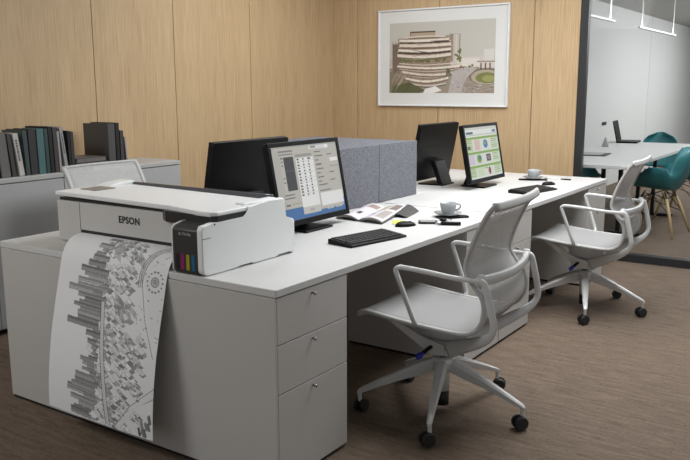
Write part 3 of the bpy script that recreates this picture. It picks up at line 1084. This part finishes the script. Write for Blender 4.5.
pen('ballpoint_pen', 'slim pale grey pen on the far desk between the far saucer and the black pen', (3.575, 0.385, 0), (3.570, 0.275, 0), 0.005, PRWHITE, CHROME)
# key fob with ring
t = thing('key_fob', 'small round black key fob with silver ring behind the black marker', 'key fob', (1.535, 0.165, T), math.radians(-30))
m = MB(); m.lathe([(0.002, 0.001), (0.015, 0.001), (0.019, 0.006), (0.016, 0.012), (0.002, 0.014)], n=18)
m.build('fob', BLACKPL, t)
m = MB(); m.tube([(0.032 + 0.017 * math.cos(2 * PI * k / 18), 0.014 * math.sin(2 * PI * k / 18), 0.003) for k in range(18)], 0.0022, 6, closed=True)
m.build('ring', CHROME, t)

# ------------------------------------------------------------------ books on the cabinets
ZB = 0.8852
def book(label, x0, x1, h, d, cover, lean=0.0, y=2.44, name='book', mark=None, group='books and binders on the cabinets', pages=True):
    """spine faces the room; lean: sideways shift of the top"""
    t = thing(name, label, 'binder' if name == 'ring_binder' else 'book', ((x0 + x1) / 2, y + d / 2, ZB), 0, group)
    wd = x1 - x0
    th = min(0.004, wd * 0.12)
    m = MB()
    m.box(-wd / 2, -wd / 2 + th, -d / 2, d / 2, 0, h, 0, 0.001, 1)
    m.box(wd / 2 - th, wd / 2, -d / 2, d / 2, 0, h, 0, 0.001, 1)
    m.box(-wd / 2, wd / 2, -d / 2, -d / 2 + th, 0, h, 0, 0.0012, 1)
    mm = [m]
    p = MB(); p.box(-wd / 2 + th, wd / 2 - th, -d / 2 + th, d / 2 - 0.006, 0.003, h - 0.006)
    mm.append(p)
    k = None
    if mark:
        k = MB()
        z = h * 0.86
        RR = random.Random(int(x0 * 1000) + 9)
        while z > h * 0.40:
            q = 0.006 + 0.012 * RR.random()
            k.box(-wd * 0.18, wd * 0.14, -d / 2 - 0.0006, -d / 2 + 0.001, z - q, z)
            z -= q + (0.003 if RR.random() < 0.75 else 0.016)
        mm.append(k)
    a = math.atan2(lean, h)
    M = Matrix.Rotation(a, 4, 'Y')
    for b in mm:
        bmesh.ops.transform(b.bm, matrix=M, verts=list(b.bm.verts))
        dz = wd / 2 * abs(math.sin(a))
        bmesh.ops.translate(b.bm, verts=list(b.bm.verts), vec=(0, 0, dz))
    m.build('cover', cover, t)
    p.build('pages', mat_pages, t)
    if k:
        k.build('spine_lettering', mark, t)
    return t
mat_pages = mat('book_pages', (150, 146, 140), 0.9, 0, 0.1, 300)
B_GREY = mat('book_warm_grey', (104, 100, 98), 0.6)
B_DKGREY = mat('book_dark_grey', (62, 58, 57), 0.6)
B_WHITE = mat('book_off_white', (186, 182, 177), 0.6)
B_DKGREEN = mat('book_slate_green', (58, 70, 70), 0.6)
B_CHAR = mat('book_charcoal', (48, 45, 46), 0.6)
B_TEAL = mat('book_teal', (72, 104, 106), 0.6)
B_DTEAL = mat('book_deep_teal', (46, 66, 66), 0.6)
B_BLACK = mat('book_black', (17, 17, 18), 0.6)
B_LTGREY = mat('book_light_grey', (150, 149, 148), 0.6)
B_INK = mat('spine_ink', (92, 90, 90), 0.7)
book('black book at the far left of the row, beside the warm grey one', 0.530, 0.582, 0.252, 0.20, B_BLACK, -0.020)
book('thick warm grey book near the left picture edge', 0.590, 0.650, 0.250, 0.20, B_GREY, -0.020)
book('dark brown-grey book left of the leaning white one', 0.658, 0.684, 0.245, 0.19, B_DKGREY, -0.022)
book('leaning off-white book with vertical grey lettering between dark books', 0.702, 0.738, 0.243, 0.19, B_WHITE, -0.030, mark=B_INK)
book('slim slate green book right of the leaning white one', 0.747, 0.775, 0.258, 0.20, B_DKGREEN, -0.010)
book('charcoal book left of the teal one', 0.778, 0.828, 0.262, 0.21, B_CHAR, -0.006)
book('bright teal book in the middle of the row', 0.831, 0.880, 0.263, 0.20, B_TEAL, -0.004)
book('deep teal book right of the bright teal one', 0.883, 0.908, 0.262, 0.20, B_DTEAL, -0.006)
book('tall black book right of the deep teal one', 0.911, 0.938, 0.272, 0.22, B_BLACK, -0.006)
book('dark grey book right of the tall black one', 0.942, 0.970, 0.266, 0.21, B_DKGREY, -0.006)
book('slim mid grey book with pale label foot, left of the pale leaning one', 0.973, 0.988, 0.245, 0.20, B_LTGREY, -0.008)
book('pale grey leaning book with lettered spine at the right end of the row', 1.012, 1.035, 0.268, 0.20, B_LTGREY, -0.030, mark=B_INK)
book('black book standing just left of the flat stack', 1.042, 1.059, 0.242, 0.20, B_BLACK, -0.004)
book('narrow charcoal book standing against the flat stack', 1.061, 1.084, 0.236, 0.20, B_CHAR, -0.004)
# flat stack
def flat_book(label, x0, x1, z0, h, d, cover):
    t = thing('book', label, 'book', ((x0 + x1) / 2, 2.44 + d / 2, z0), 0, 'books and binders on the cabinets')
    L = x1 - x0
    m = MB()
    m.box(-L / 2, L / 2, -d / 2, d / 2, 0, 0.004, 0, 0.001, 1)
    m.box(-L / 2, L / 2, -d / 2, d / 2, h - 0.004, h, 0, 0.001, 1)
    m.box(-L / 2, L / 2, -d / 2, -d / 2 + 0.004, 0, h, 0, 0.001, 1)
    m.build('cover', cover, t)
    m = MB(); m.box(-L / 2 + 0.005, L / 2 - 0.005, -d / 2 + 0.005, d / 2 - 0.006, 0.004, h - 0.004)
    m.build('pages', mat_pages, t)
flat_book('light grey book lying flat at the bottom of the stack on the cabinet', 1.092, 1.335, ZB, 0.040, 0.21, B_LTGREY)
flat_book('mid grey book lying flat on top of the light grey one', 1.095, 1.315, ZB + 0.0405, 0.030, 0.20, B_GREY)
B_BIND = mat('binder_graphite', (74, 73, 73), 0.55)
book('wide graphite binder standing right of the flat stack', 1.340, 1.398, 0.272, 0.24, B_BIND, name='ring_binder')
book('tall black binder right of the wide graphite one', 1.401, 1.432, 0.276, 0.24, B_BLACK, name='ring_binder')
book('brown-grey book right of the black binder', 1.436, 1.464, 0.225, 0.19, B_DKGREY)
book('thin pale grey book leaning at the right end of the binders', 1.484, 1.495, 0.182, 0.17, B_LTGREY, -0.014)

# ------------------------------------------------------------------ framed picture
t = thing('framed_picture', 'white framed print of a round stacked building on the oak wall', 'picture', (XW - 0.012, 1.656, 1.207))
PY1, PY0, PZ0, PZ1 = 2.293, 1.019, 1.208, 2.062
L = t.location
m = MB()
fw = 0.013
for y0, y1, z0, z1 in ((PY0, PY1, PZ0, PZ0 + fw), (PY0, PY1, PZ1 - fw, PZ1), (PY0, PY0 + fw, PZ0 + fw, PZ1 - fw), (PY1 - fw, PY1, PZ0 + fw, PZ1 - fw)):
    m.box(XW - 0.030, XW - 0.001, y0, y1, z0, z1, 0, 0.002)
m.build('frame', FRAMEW, t, True)
m = MB(); m.box(XW - 0.016, XW - 0.002, PY0 + 0.01, PY1 - 0.01, PZ0 + 0.01, PZ1 - 0.01)
m.build('mat_board', MATBOARD, t, True)
def building():
    c = Canvas(300, 214, (196, 191, 182))
    R = random.Random(8)
    c.rect(0, 0, 1, 0.5, (190, 186, 178))
    c.rect(0, 0.5, 1, 0.62, (186, 178, 166))
    BR, DK, CR, GN, OL = (120, 100, 84), (74, 58, 48), (222, 212, 200), (88, 92, 58), (120, 122, 70)
    c.rect(0.66, 0.49, 0.98, 0.66, (198, 190, 182))
    c.rect(0.90, 0.40, 0.99, 0.62, (206, 200, 194)); c.rect(0.70, 0.52, 0.86, 0.64, (212, 204, 198))
    # ground
    c.rect(0, 0.64, 1, 1, (150, 138, 124))
    # tower
    c.rect(0.585, 0.19, 0.68, 0.56, (206, 198, 188)); c.rect(0.585, 0.19, 0.62, 0.56, (150, 134, 120)); c.line([(0.585, 0.19), (0.68, 0.19), (0.68, 0.56)], 1.5, DK)
    for k in range(14):
        x = 0.59 + 0.006 * k
        c.line([(x, 0.2), (x, 0.55)], 0.6, (130, 116, 104), 0.5)
    # roof box
    c.rect(0.21, 0.13, 0.45, 0.24, (170, 152, 130)); c.rect(0.21, 0.13, 0.45, 0.15, DK); c.line([(0.21, 0.13), (0.21, 0.24)], 1.5, DK)
    # stacked curved tiers
    def tier(y, x0, x1, th, sag, col, dark):
        top, bot = [], []
        for k in range(17):
            f = k / 16
            x = x0 + (x1 - x0) * f
            s = sag * math.sin(f * PI)
            top.append((x, y + s)); bot.append((x, y + th + s))
        c.poly(top + bot[::-1], col)
        bot2 = [(x, y_ + th * 0.62) for x, y_ in bot]
        c.poly(bot + bot2[::-1], dark)
    c.poly([(0.09, 0.22), (0.58, 0.20), (0.60, 0.64), (0.52, 0.90), (0.18, 0.90), (0.07, 0.66)], (146, 128, 112))
    c.rect(0.03, 0.30, 0.10, 0.72, (128, 112, 100))
    for k in range(9):
        c.line([(0.03 + 0.009 * k, 0.26 + 0.02 * (k % 3)), (0.05 + 0.010 * k, 0.74)], 1.2, DK, 0.7)
    for y, x0, x1, th, sag, col in ((0.205, 0.14, 0.55, 0.022, -0.014, (206, 194, 180)), (0.268, 0.09, 0.60, 0.016, 0.0, (190, 176, 160)), (0.335, 0.09, 0.61, 0.016, 0.010, (196, 182, 166)), (0.405, 0.08, 0.60, 0.016, 0.022, (186, 172, 156)), (0.645, 0.10, 0.70, 0.014, 0.042, (190, 176, 160)), (0.725, 0.15, 0.64, 0.014, 0.05, (186, 170, 154)), (0.235, 0.10, 0.58, 0.035, 0.01, CR), (0.30, 0.10, 0.60, 0.04, 0.012, (214, 202, 188)), (0.37, 0.09, 0.60, 0.035, 0.02, CR), (0.44, 0.08, 0.60, 0.04, 0.028, (216, 206, 194)), (0.60, 0.08, 0.74, 0.028, 0.035, CR), (0.68, 0.13, 0.70, 0.03, 0.05, (214, 204, 192)), (0.77, 0.16, 0.58, 0.03, 0.05, CR), (0.85, 0.20, 0.56, 0.022, 0.035, (200, 190, 178))):
        tier(y, x0, x1, th, sag, col, BR if R.random() < 0.5 else DK)
    c.poly([(0.35, 0.27), (0.58, 0.265), (0.58, 0.285)], DK, 0.8); c.poly([(0.20, 0.38), (0.45, 0.44), (0.58, 0.41), (0.40, 0.455)], DK, 0.75)
    for k in range(70):
        x, y = 0.10 + 0.45 * R.random(), 0.515 + 0.045 * R.random()
        c.ell(x, y, 0.012, 0.014, (R.randint(80, 116), R.randint(84, 110), R.randint(50, 66)), 0.9, 8)
    c.line([(0.1, 0.575), (0.35, 0.605), (0.62, 0.585), (0.80, 0.56)], 2.0, CR)
    for k in range(30):
        x = 0.12 + 0.45 * R.random(); y = 0.62 + 0.25 * R.random()
        c.line([(x, y), (x + 0.003, y + 0.05)], 0.8, DK, 0.6)
    for k in range(26):
        x, y = 0.07 + 0.2 * R.random(), 0.24 + 0.55 * R.random()
        c.line([(x, y), (x + 0.25 * R.random(), y + 0.012 - 0.01 * R.random())], 0.9, R.choice([DK, CR, BR]), 0.6)
    for k in range(22):
        x, y = 0.08 + 0.5 * R.random(), 0.22 + 0.4 * R.random()
        c.line([(x, y), (x + 0.002, y + 0.05)], 0.7, DK, 0.4)
    # park and plaza
    c.poly([(0, 0.68), (0.16, 0.80), (0.34, 0.98), (0, 1)], (128, 118, 96)); c.poly([(0.05, 0.90), (0.20, 0.84), (0.36, 0.96), (0.30, 1), (0.02, 1)], GN)
    for k in range(16):
        x, y = 0.01 + 0.16 * R.random(), 0.66 + 0.2 * R.random()
        c.line([(x, y + 0.16), (x + 0.07, y)], 1.0, (206, 194, 180) if k % 2 else DK, 0.7)
    c.ell(0.92, 0.77, 0.15, 0.115, (120, 108, 96)); c.ell(0.92, 0.78, 0.13, 0.10, (172, 160, 142)); c.ell(0.93, 0.79, 0.10, 0.075, OL); c.ell(0.95, 0.80, 0.06, 0.045, (150, 150, 92))
    c.poly([(0.62, 0.70), (0.78, 0.62), (0.84, 0.66), (0.74, 0.80), (0.70, 1), (0.58, 1)], (176, 168, 164))
    for k in range(110):
        x, y = 0.58 + 0.42 * R.random(), 0.84 + 0.16 * R.random()
        c.line([(x, y), (x + 0.03, y + 0.004)], 0.8, R.choice([(206, 200, 196), (96, 82, 76), (150, 140, 140)]), 0.75)
    for k in range(60):
        x, y = 0.60 + 0.22 * R.random(), 0.62 + 0.38 * R.random()
        c.line([(x, y), (x + 0.012 * R.random(), y + 0.035)], 0.8, R.choice([(216, 210, 206), (84, 72, 68)]), 0.6)
    for k in range(26):
        x, y = R.choice([(0.56 + 0.05 * R.random(), 0.66 + 0.1 * R.random()), (0.64 + 0.05 * R.random(), 0.40 + 0.18 * R.random()), (0.66 + 0.3 * R.random(), 0.60 + 0.05 * R.random())])
        c.ell(x, y, 0.012, 0.018, (R.randint(76, 110), R.randint(84, 108), 60), 0.85, 8)
    c.rect(0.84, 0.56, 1.0, 0.58, (150, 136, 124)); c.rect(0.86, 0.58, 1, 0.66, (206, 196, 188)); 
    for x in (0.87, 0.91, 0.95):
        c.rect(x, 0.59, x + 0.012, 0.68, DK, 0.8)
    c.poly([(0.36, 0.94), (0.46, 0.90), (0.52, 0.96), (0.44, 1), (0.34, 1)], (226, 222, 220))
    return c
building().mesh('art_print', lambda u, v: (np.full_like(u, XW - 0.0168) - L.x, (PY1 - 0.118) - u * (PY1 - PY0 - 0.24) - L.y, (PZ1 - 0.118) - v * (PZ1 - PZ0 - 0.235) - L.z), ART, t)

# ------------------------------------------------------------------ office swivel chair
def office_chair(label, loc, rz):
    t = thing('office_chair', label, 'office chair', loc, rz, 'light grey knit swivel chairs')
    prof = [(0.274, 0.454), (0.268, 0.467), (0.238, 0.474), (0.17, 0.466), (0.04, 0.452), (-0.10, 0.442), (-0.17, 0.441), (-0.215, 0.450), (-0.250, 0.478), (-0.268, 0.530), (-0.262, 0.590), (-0.226, 0.640), (-0.192, 0.696), (-0.202, 0.756), (-0.230, 0.832), (-0.273, 0.917), (-0.302, 0.953)]
    # resample smoothly (Catmull-Rom)
    def cr(P, n=5):
        out = []
        for i in range(len(P) - 1):
            p0, p1, p2, p3 = P[max(i - 1, 0)], P[i], P[i + 1], P[min(i + 2, len(P) - 1)]
            for k in range(n):
                s = k / n
                out.append(tuple(0.5 * (2 * b + (c - a) * s + (2 * a - 5 * b + 4 * c - d) * s * s + (3 * b - a - 3 * c + d) * s ** 3) for a, b, c, d in zip(p0, p1, p2, p3)))
        out.append(P[-1])
        return out
    C = cr(prof)
    hw = 0.250
    def sheet(pts, sagf):
        rows = []
        for y, z in pts:
            row = []
            for j in range(13):
                s = -1 + j / 6
                k = sagf(y, z) * (1 - s * s)
                row.append((s * hw, y - k[0] if isinstance(k, tuple) else y, z - k))
            rows.append(row)
        return rows
    split = [i for i, p in enumerate(C) if p[1] > 0.50 and p[0] < -0.2][0]
    rows = []
    for y, z in C[:split + 1]:
        rows.append([(s / 6 * hw, y, z - 0.012 * (1 - (s / 6) ** 2)) for s in range(-6, 7)])
    m = MB(); m.sheet(rows, 0.006)
    m.build('seat', SEATNET, t)
    rows = []
    for y, z in C[split:]:
        rows.append([(s / 6 * hw, y - 0.022 * (1 - (s / 6) ** 2), z) for s in range(-6, 7)])
    m = MB(); m.sheet(rows, 0.003)
    m.build('backrest', BACKNET, t)
    for sx in (-1, 1):
        m = MB(); m.tube([(sx * hw, y, z) for y, z in C], 1.0, 10, 0, (0.013, 0.009), (sx, 0, 0))
        m.build('side_rail', CHFRAME, t)
    m = MB()
    y, z = C[-1]
    m.tube([(s / 8 * (hw + 0.01), y - 0.022 * (1 - (s / 8) ** 2), z - 0.006) for s in range(-8, 9)], 1.0, 10, 0, (0.018, 0.008), (0, 0.35, 1))
    m.build('top_rail', CHFRAME, t)
    m = MB()
    m.tube([(s / 8 * hw, 0.270, 0.461 - 0.010 * (1 - (s / 8) ** 2)) for s in range(-8, 9)], 1.0, 8, 0, (0.009, 0.012), (0, 1, 0))
    m.build('front_rail', CHFRAME, t)
    # cross bar behind the back
    m = MB()
    m.tube([(s / 10 * 0.285, -0.258 - 0.040 * (1 - (s / 10) ** 2), 0.668 - 0.008 * (1 - (s / 10) ** 2)) for s in range(-10, 11)], 1.0, 12, 0, (0.020, 0.012), (0, 0, 1))
    for sx in (-1, 1):
        m.cyl((sx * 0.272, -0.262, 0.640), (sx * 0.272, -0.262, 0.692), 0.012, None, 12)
    m.build('cross_bar', CHALU, t)
    for sx in (-1, 1):
        a = [(0.008, 0.452), (0.014, 0.475), (0.050, 0.570), (0.083, 0.655), (0.088, 0.674), (0.076, 0.685), (0.050, 0.687), (-0.06, 0.680), (-0.14, 0.672), (-0.23, 0.669), (-0.270, 0.668)]
        xo = [0.258, 0.274, 0.282, 0.286, 0.287, 0.287, 0.287, 0.287, 0.287, 0.287, 0.284]
        m = MB(); m.tube(cr([(sx * x, y, z) for x, (y, z) in zip(xo, a)], 4), 1.0, 10, 0, (0.0085, 0.0095), (sx, 0, 0))
        m.build('armrest', CHALU, t)
        b = [(0.286, -0.245, 0.670), (0.286, -0.270, 0.666), (0.284, -0.286, 0.644), (0.278, -0.314, 0.530), (0.272, -0.316, 0.485), (0.255, -0.294, 0.447), (0.21, -0.235, 0.405), (0.12, -0.13, 0.345), (0.055, -0.05, 0.302)]
        nb = 4 * (len(b) - 1) + 1
        m = MB(); m.tube(cr([(sx * x, y, z) for x, y, z in b], 4), [1.0 if i < 18 else 1.0 + 0.12 * (i - 18) for i in range(nb)], 10, 0, (0.007, 0.0135), (sx, 0, 0.0))
        m.build('rear_support', CHALU, t)
        m = MB()
        m.prism([(0.235, 0.452), (0.215, 0.428), (0.03, 0.262), (-0.03, 0.268), (-0.03, 0.315), (0.06, 0.345), (0.19, 0.445)], 'x', sx * 0.050, sx * 0.058)
        bmesh.ops.transform(m.bm, matrix=Matrix.Shear('XY', 4, (0, 0)), verts=[])
        for v in m.bm.verts:
            v.co.x += sx * max(0, (v.co.z - 0.30)) / 0.15 * 0.10
        m.build('front_bracket', CHALU, t)
    m = MB(); m.box(-0.055, 0.055, -0.075, 0.075, 0.262, 0.325, 0, 0.012)
    m.box(-0.03, 0.03, -0.12, 0.10, 0.325, 0.425, 0, 0.008)
    m.build('tilt_mechanism', CHALU, t)
    m = MB(); m.tube([(-0.05, 0.02, 0.310), (-0.09, 0.035, 0.296), (-0.118, 0.046, 0.284)], 0.0085, 8)
    lv = m.build('lever', BLACKPL, t)
    m = MB(); m.tube([(-0.116, 0.045, 0.285), (-0.134, 0.052, 0.277), (-0.146, 0.057, 0.272)], [0.010, 0.0135, 0.010], 10)
    m.build('lever_knob', BLUE, lv)['label'] = 'blue lever knob'
    m = MB()
    m.cyl((0, 0, 0.235), (0, 0, 0.268), 0.019)
    m.build('gas_spring', BLACKPL, t)
    m = MB(); m.cyl((0, 0, 0.095), (0, 0, 0.24), 0.028)
    m.lathe([(0.030, 0.185), (0.052, 0.195), (0.052, 0.238), (0.045, 0.246), (0.024, 0.248)])
    m.build('base_hub', CHALU, t)
    m = MB(); m.cyl((0, 0, 0.030), (0, 0, 0.095), 0.027)
    m.build('column_sleeve', RUBBER, t)
    for k in range(5):
        a = math.radians(55 + 72 * k) - rz
        d = Vector((math.cos(a), math.sin(a), 0))
        q = Vector((-d.y, d.x, 0))
        rows = []
        for rr, zt, zb, hwid in ((0.03, 0.246, 0.190, 0.026), (0.10, 0.224, 0.168, 0.025), (0.18, 0.190, 0.148, 0.021), (0.27, 0.150, 0.120, 0.0165), (0.345, 0.114, 0.093, 0.0125), (0.363, 0.104, 0.086, 0.0115), (0.371, 0.096, 0.082, 0.009)):
            c = d * rr
            rows.append([c + q * hwid * 0.55 + Vector((0, 0, zt)), c + q * hwid + Vector((0, 0, zt - (zt - zb) * 0.25)), c + q * hwid * 0.75 + Vector((0, 0, zb)), c - q * hwid * 0.75 + Vector((0, 0, zb)), c - q * hwid + Vector((0, 0, zt - (zt - zb) * 0.25)), c - q * hwid * 0.55 + Vector((0, 0, zt))])
        v = [p for row in rows for p in row]
        f = [(i * 6 + j, i * 6 + (j + 1) % 6, (i + 1) * 6 + (j + 1) % 6, (i + 1) * 6 + j) for i in range(len(rows) - 1) for j in range(6)]
        f += [tuple(range(5, -1, -1)), tuple((len(rows) - 1) * 6 + j for j in range(6))]
        m = MB(); m.add(v, f, 0, True)
        tip = d * 0.360
        m.cyl(tip + Vector((0, 0, 0.052)), tip + Vector((0, 0, 0.092)), 0.0085, None, 10)
        leg = m.build('leg', CHALU, t, sharp=0.7)
        # twin wheel caster trailing a little to the side
        ca = a + (0.9 if k % 2 else 2.2)
        e = Vector((math.cos(ca), math.sin(ca), 0))
        w_ = Vector((-e.y, e.x, 0))
        cen = tip - e * 0.010 + Vector((0, 0, 0.0305))
        m = MB()
        for s in (-1, 1):
            m.cyl(cen + w_ * s * 0.006, cen + w_ * s * 0.024, 0.030, 0.027, 20)
        m.cyl(cen - w_ * 0.006, cen + w_ * 0.006, 0.014, None, 12)
        m.tube([tip + Vector((0, 0, 0.06)), tip + Vector((0, 0, 0.045)), cen + Vector((0, 0, 0.01))], 0.008, 8)
        m.build('caster', RUBBER, leg)
    return t
ch = office_chair('light grey mesh office chair nearest the camera, before the first desk', (0.942, -0.150, 0), math.radians(3.5))
ch2 = dup(ch, (2.866, -0.158, 0), math.radians(3.5), 'light grey mesh office chair farther right, before the second desk by the glass')
dup(ch, (0.955, 1.742, 0), PI, 'light grey mesh office chair behind the printer, only its backrest top showing')

# ------------------------------------------------------------------ meeting room
t = thing('meeting_table', 'long white meeting table behind the glass, with laptop on it', 'table', (6.05, 0.53, 0))
m = MB(); m.prism(rounded(4.58, 7.52, 0.06, 1.0, 0.05), 'z', 0.712, 0.74, 0, 0.006)
m.build('table_top', WHITE, t, True)
for x in (5.55, 6.9):
    m = MB()
    for y in (0.36, 0.52):
        m.box(x - 0.018, x + 0.018, y - 0.018, y + 0.018, 0.03, 0.712, 0, 0.003)
    m.box(x - 0.03, x + 0.03, 0.15, 0.85, 0.0, 0.03, 0, 0.004)
    m.build('leg', BLACKMETAL, t, True)
# laptop
t = thing('laptop', 'open black laptop on the white meeting table', 'laptop', (7.40, 0.78, 0.74), math.radians(7))
m = MB(); m.prism(rounded(-0.165, 0.165, -0.115, 0.115, 0.01), 'z', 0.001, 0.02, 0, 0.003)
m.build('base', BLACKPL, t)
m = MB(); m.prism([(0.100, 0.018), (0.112, 0.016), (0.165, 0.245), (0.153, 0.248)], 'x', -0.165, 0.165, 0, 0.003)
m.build('lid', BLACKPL, t)
m = MB(); m.box(-0.14, 0.14, -0.03, 0.09, 0.02, 0.022)
m.build('keys', DARKPL, t)
# papers and card
t = thing('magazine', 'flat printed magazine with dark border near the corner of the meeting table', 'magazine', (5.55, 0.66, 0.74), 0.1)
m = MB(); m.box(-0.16, 0.16, -0.17, 0.17, 0.0005, 0.008, 0, 0.001)
m.build('cover', DARKPL, t)
m = MB(); m.box(-0.13, 0.13, -0.12, 0.14, 0.0075, 0.0090)
m.build('cover_picture', mat('cover_print', (150, 150, 152), 0.4, 0, 0.5, 25), t)
m = MB(); m.prism([(-0.035, 0.001), (0.035, 0.001), (0.004, 0.10), (-0.004, 0.10)], 'y', -0.045, 0.045, 0, 0.001)
o = m.build('name_card', mat('card_grey', (150, 150, 152), 0.6)); o.location = (6.62, 0.82, 0.74); o.rotation_euler = (0, 0, 1.75)
tag(o, 'small grey folded card standing on the meeting table left of the laptop', 'card')
# wall switch
m = MB(); m.box(8.80, 8.98, YM - 0.012, YM - 0.0005, 0.86, 0.90, 0, 0.003)
tag(m.build('wall_socket', DARKPL), 'small dark socket plate on the grey meeting room wall', 'socket')
# pendant lamps
def lamp(label, x0, x1, y, z):
    t = thing('linear_pendant_lamp', label, 'lamp', ((x0 + x1) / 2, y, z), 0, 'slim white hanging lamps in the meeting room')
    m = MB(); m.box(x0, x1, y - 0.013, y + 0.013, z, z + 0.02, 0, 0.003)
    m.build('housing', PRWHITE, t, True)
    m = MB(); m.box(x0 + 0.03, x1 - 0.03, y - 0.010, y + 0.010, z - 0.002, z + 0.002)
    m.build('diffuser', mat('lamp_underside', (120, 120, 120), 0.5), t, True)
    area('added_ceiling_fill', ((x0 + x1) / 2, y, z + 0.03), ((x0 + x1) / 2, y + 0.0001, z + 2), x1 - x0 - 0.1, 0.02, 2)  # added upward fill light to brighten the meeting room ceiling
    for x in (x0 + 0.12, x1 - 0.12):
        m = MB(); m.cyl((x, y, z + 0.02), (x, y, 2.4395), 0.006, None, 8)
        m.build('suspension_rod', PRWHITE, t, True)
lamp('slim white hanging lamp nearer the black post', 4.55, 5.55, 0.50, 1.955)
lamp('slim white hanging lamp over the far half of the meeting table', 6.43, 8.10, 0.50, 1.955)

def shell_chair(label, loc, rz):
    t = thing('shell_armchair', label, 'armchair', loc, rz, 'teal shell armchairs around the meeting table')
    rows = []
    for i in range(21):
        f = i / 20
        if f < 0.5:
            g_ = f / 0.5
            y = 0.24 - 0.40 * g_
            z = 0.455 - 0.035 * math.sin(g_ * PI * 0.6)
        else:
            g_ = (f - 0.5) / 0.5
            y = -0.16 - 0.11 * math.sin(g_ * PI / 2) - 0.03 * g_
            z = 0.425 + 0.40 * g_ ** 1.15
        hw = (0.235 + 0.075 * math.sin(min(1, f / 0.5) * PI / 2) if f < 0.5 else 0.31 - 0.10 * min(1, (f - 0.5) / 0.28) ** 1.4)
        if f > 0.78:
            hw *= math.sqrt(max(0.05, 1 - ((f - 0.78) / 0.225) ** 2.4))
        arm = 0.235 * max(0.0, math.sin(min(1.0, max(0, f - 0.06) / 0.62) * PI)) ** 0.8 if f < 0.68 else 0.0
        arm = 0.225 * math.exp(-((f - 0.40) / 0.25) ** 4)
        row = []
        for j in range(-9, 10):
            s = j / 9
            k = abs(s) ** 3
            row.append((s * hw, y + (0.10 * k if f > 0.5 else 0.0) * min(1, (f - 0.5) * 4 if f > 0.5 else 0), z + arm * k))
        rows.append(row)
    m = MB(); m.sheet(rows, 0.010)
    m.build('shell', TEAL, t)
    for sx in (-1, 1):
        for sy in (-1, 1):
            m = MB(); m.tube([(sx * 0.235, sy * 0.235, 0.0), (sx * 0.17, sy * 0.16, 0.24), (sx * 0.135, sy * 0.12, 0.35)], [0.010, 0.016, 0.013], 10)
            m.build('leg', BEECH, t)
    m = MB()
    for sx in (-1, 1):
        m.tube([(sx * 0.13, -0.12, 0.345), (sx * 0.15, 0, 0.395), (sx * 0.13, 0.12, 0.345)], 0.005, 6)
        m.tube([(sx * 0.175, -0.17, 0.21), (-sx * 0.135, 0.12, 0.36)], 0.004, 6)
        m.tube([(sx * 0.175, -0.17, 0.21), (sx * 0.05, -0.05, 0.40)], 0.004, 6)
        m.tube([(sx * 0.13, sx * 0.12, 0.35), (sx * 0.10, sx * 0.09, 0.412)], 0.006, 6)
        m.tube([(sx * 0.13, -sx * 0.12, 0.35), (sx * 0.10, -sx * 0.09, 0.412)], 0.006, 6)
    m.tube([(-0.13, -0.12, 0.345), (0, -0.13, 0.37), (0.13, -0.12, 0.345)], 0.005, 6)
    m.tube([(-0.13, 0.12, 0.345), (0, 0.13, 0.37), (0.13, 0.12, 0.345)], 0.005, 6)
    m.build('wire_brace', WIRE, t)
    return t
sc = shell_chair('teal shell armchair with beech legs, nearest on the right of the meeting table', (5.82, 0.07, 0), -0.12)
dup(sc, (6.80, 0.02, 0), -0.1, 'teal shell armchair at the right picture edge, second along the meeting table')
dup(sc, (7.95, 0.56, 0), math.radians(100), 'teal shell armchair at the far head of the meeting table')
dup(sc, (6.15, 0.98, 0), PI, 'teal shell armchair on the left of the meeting table, beside the black post')
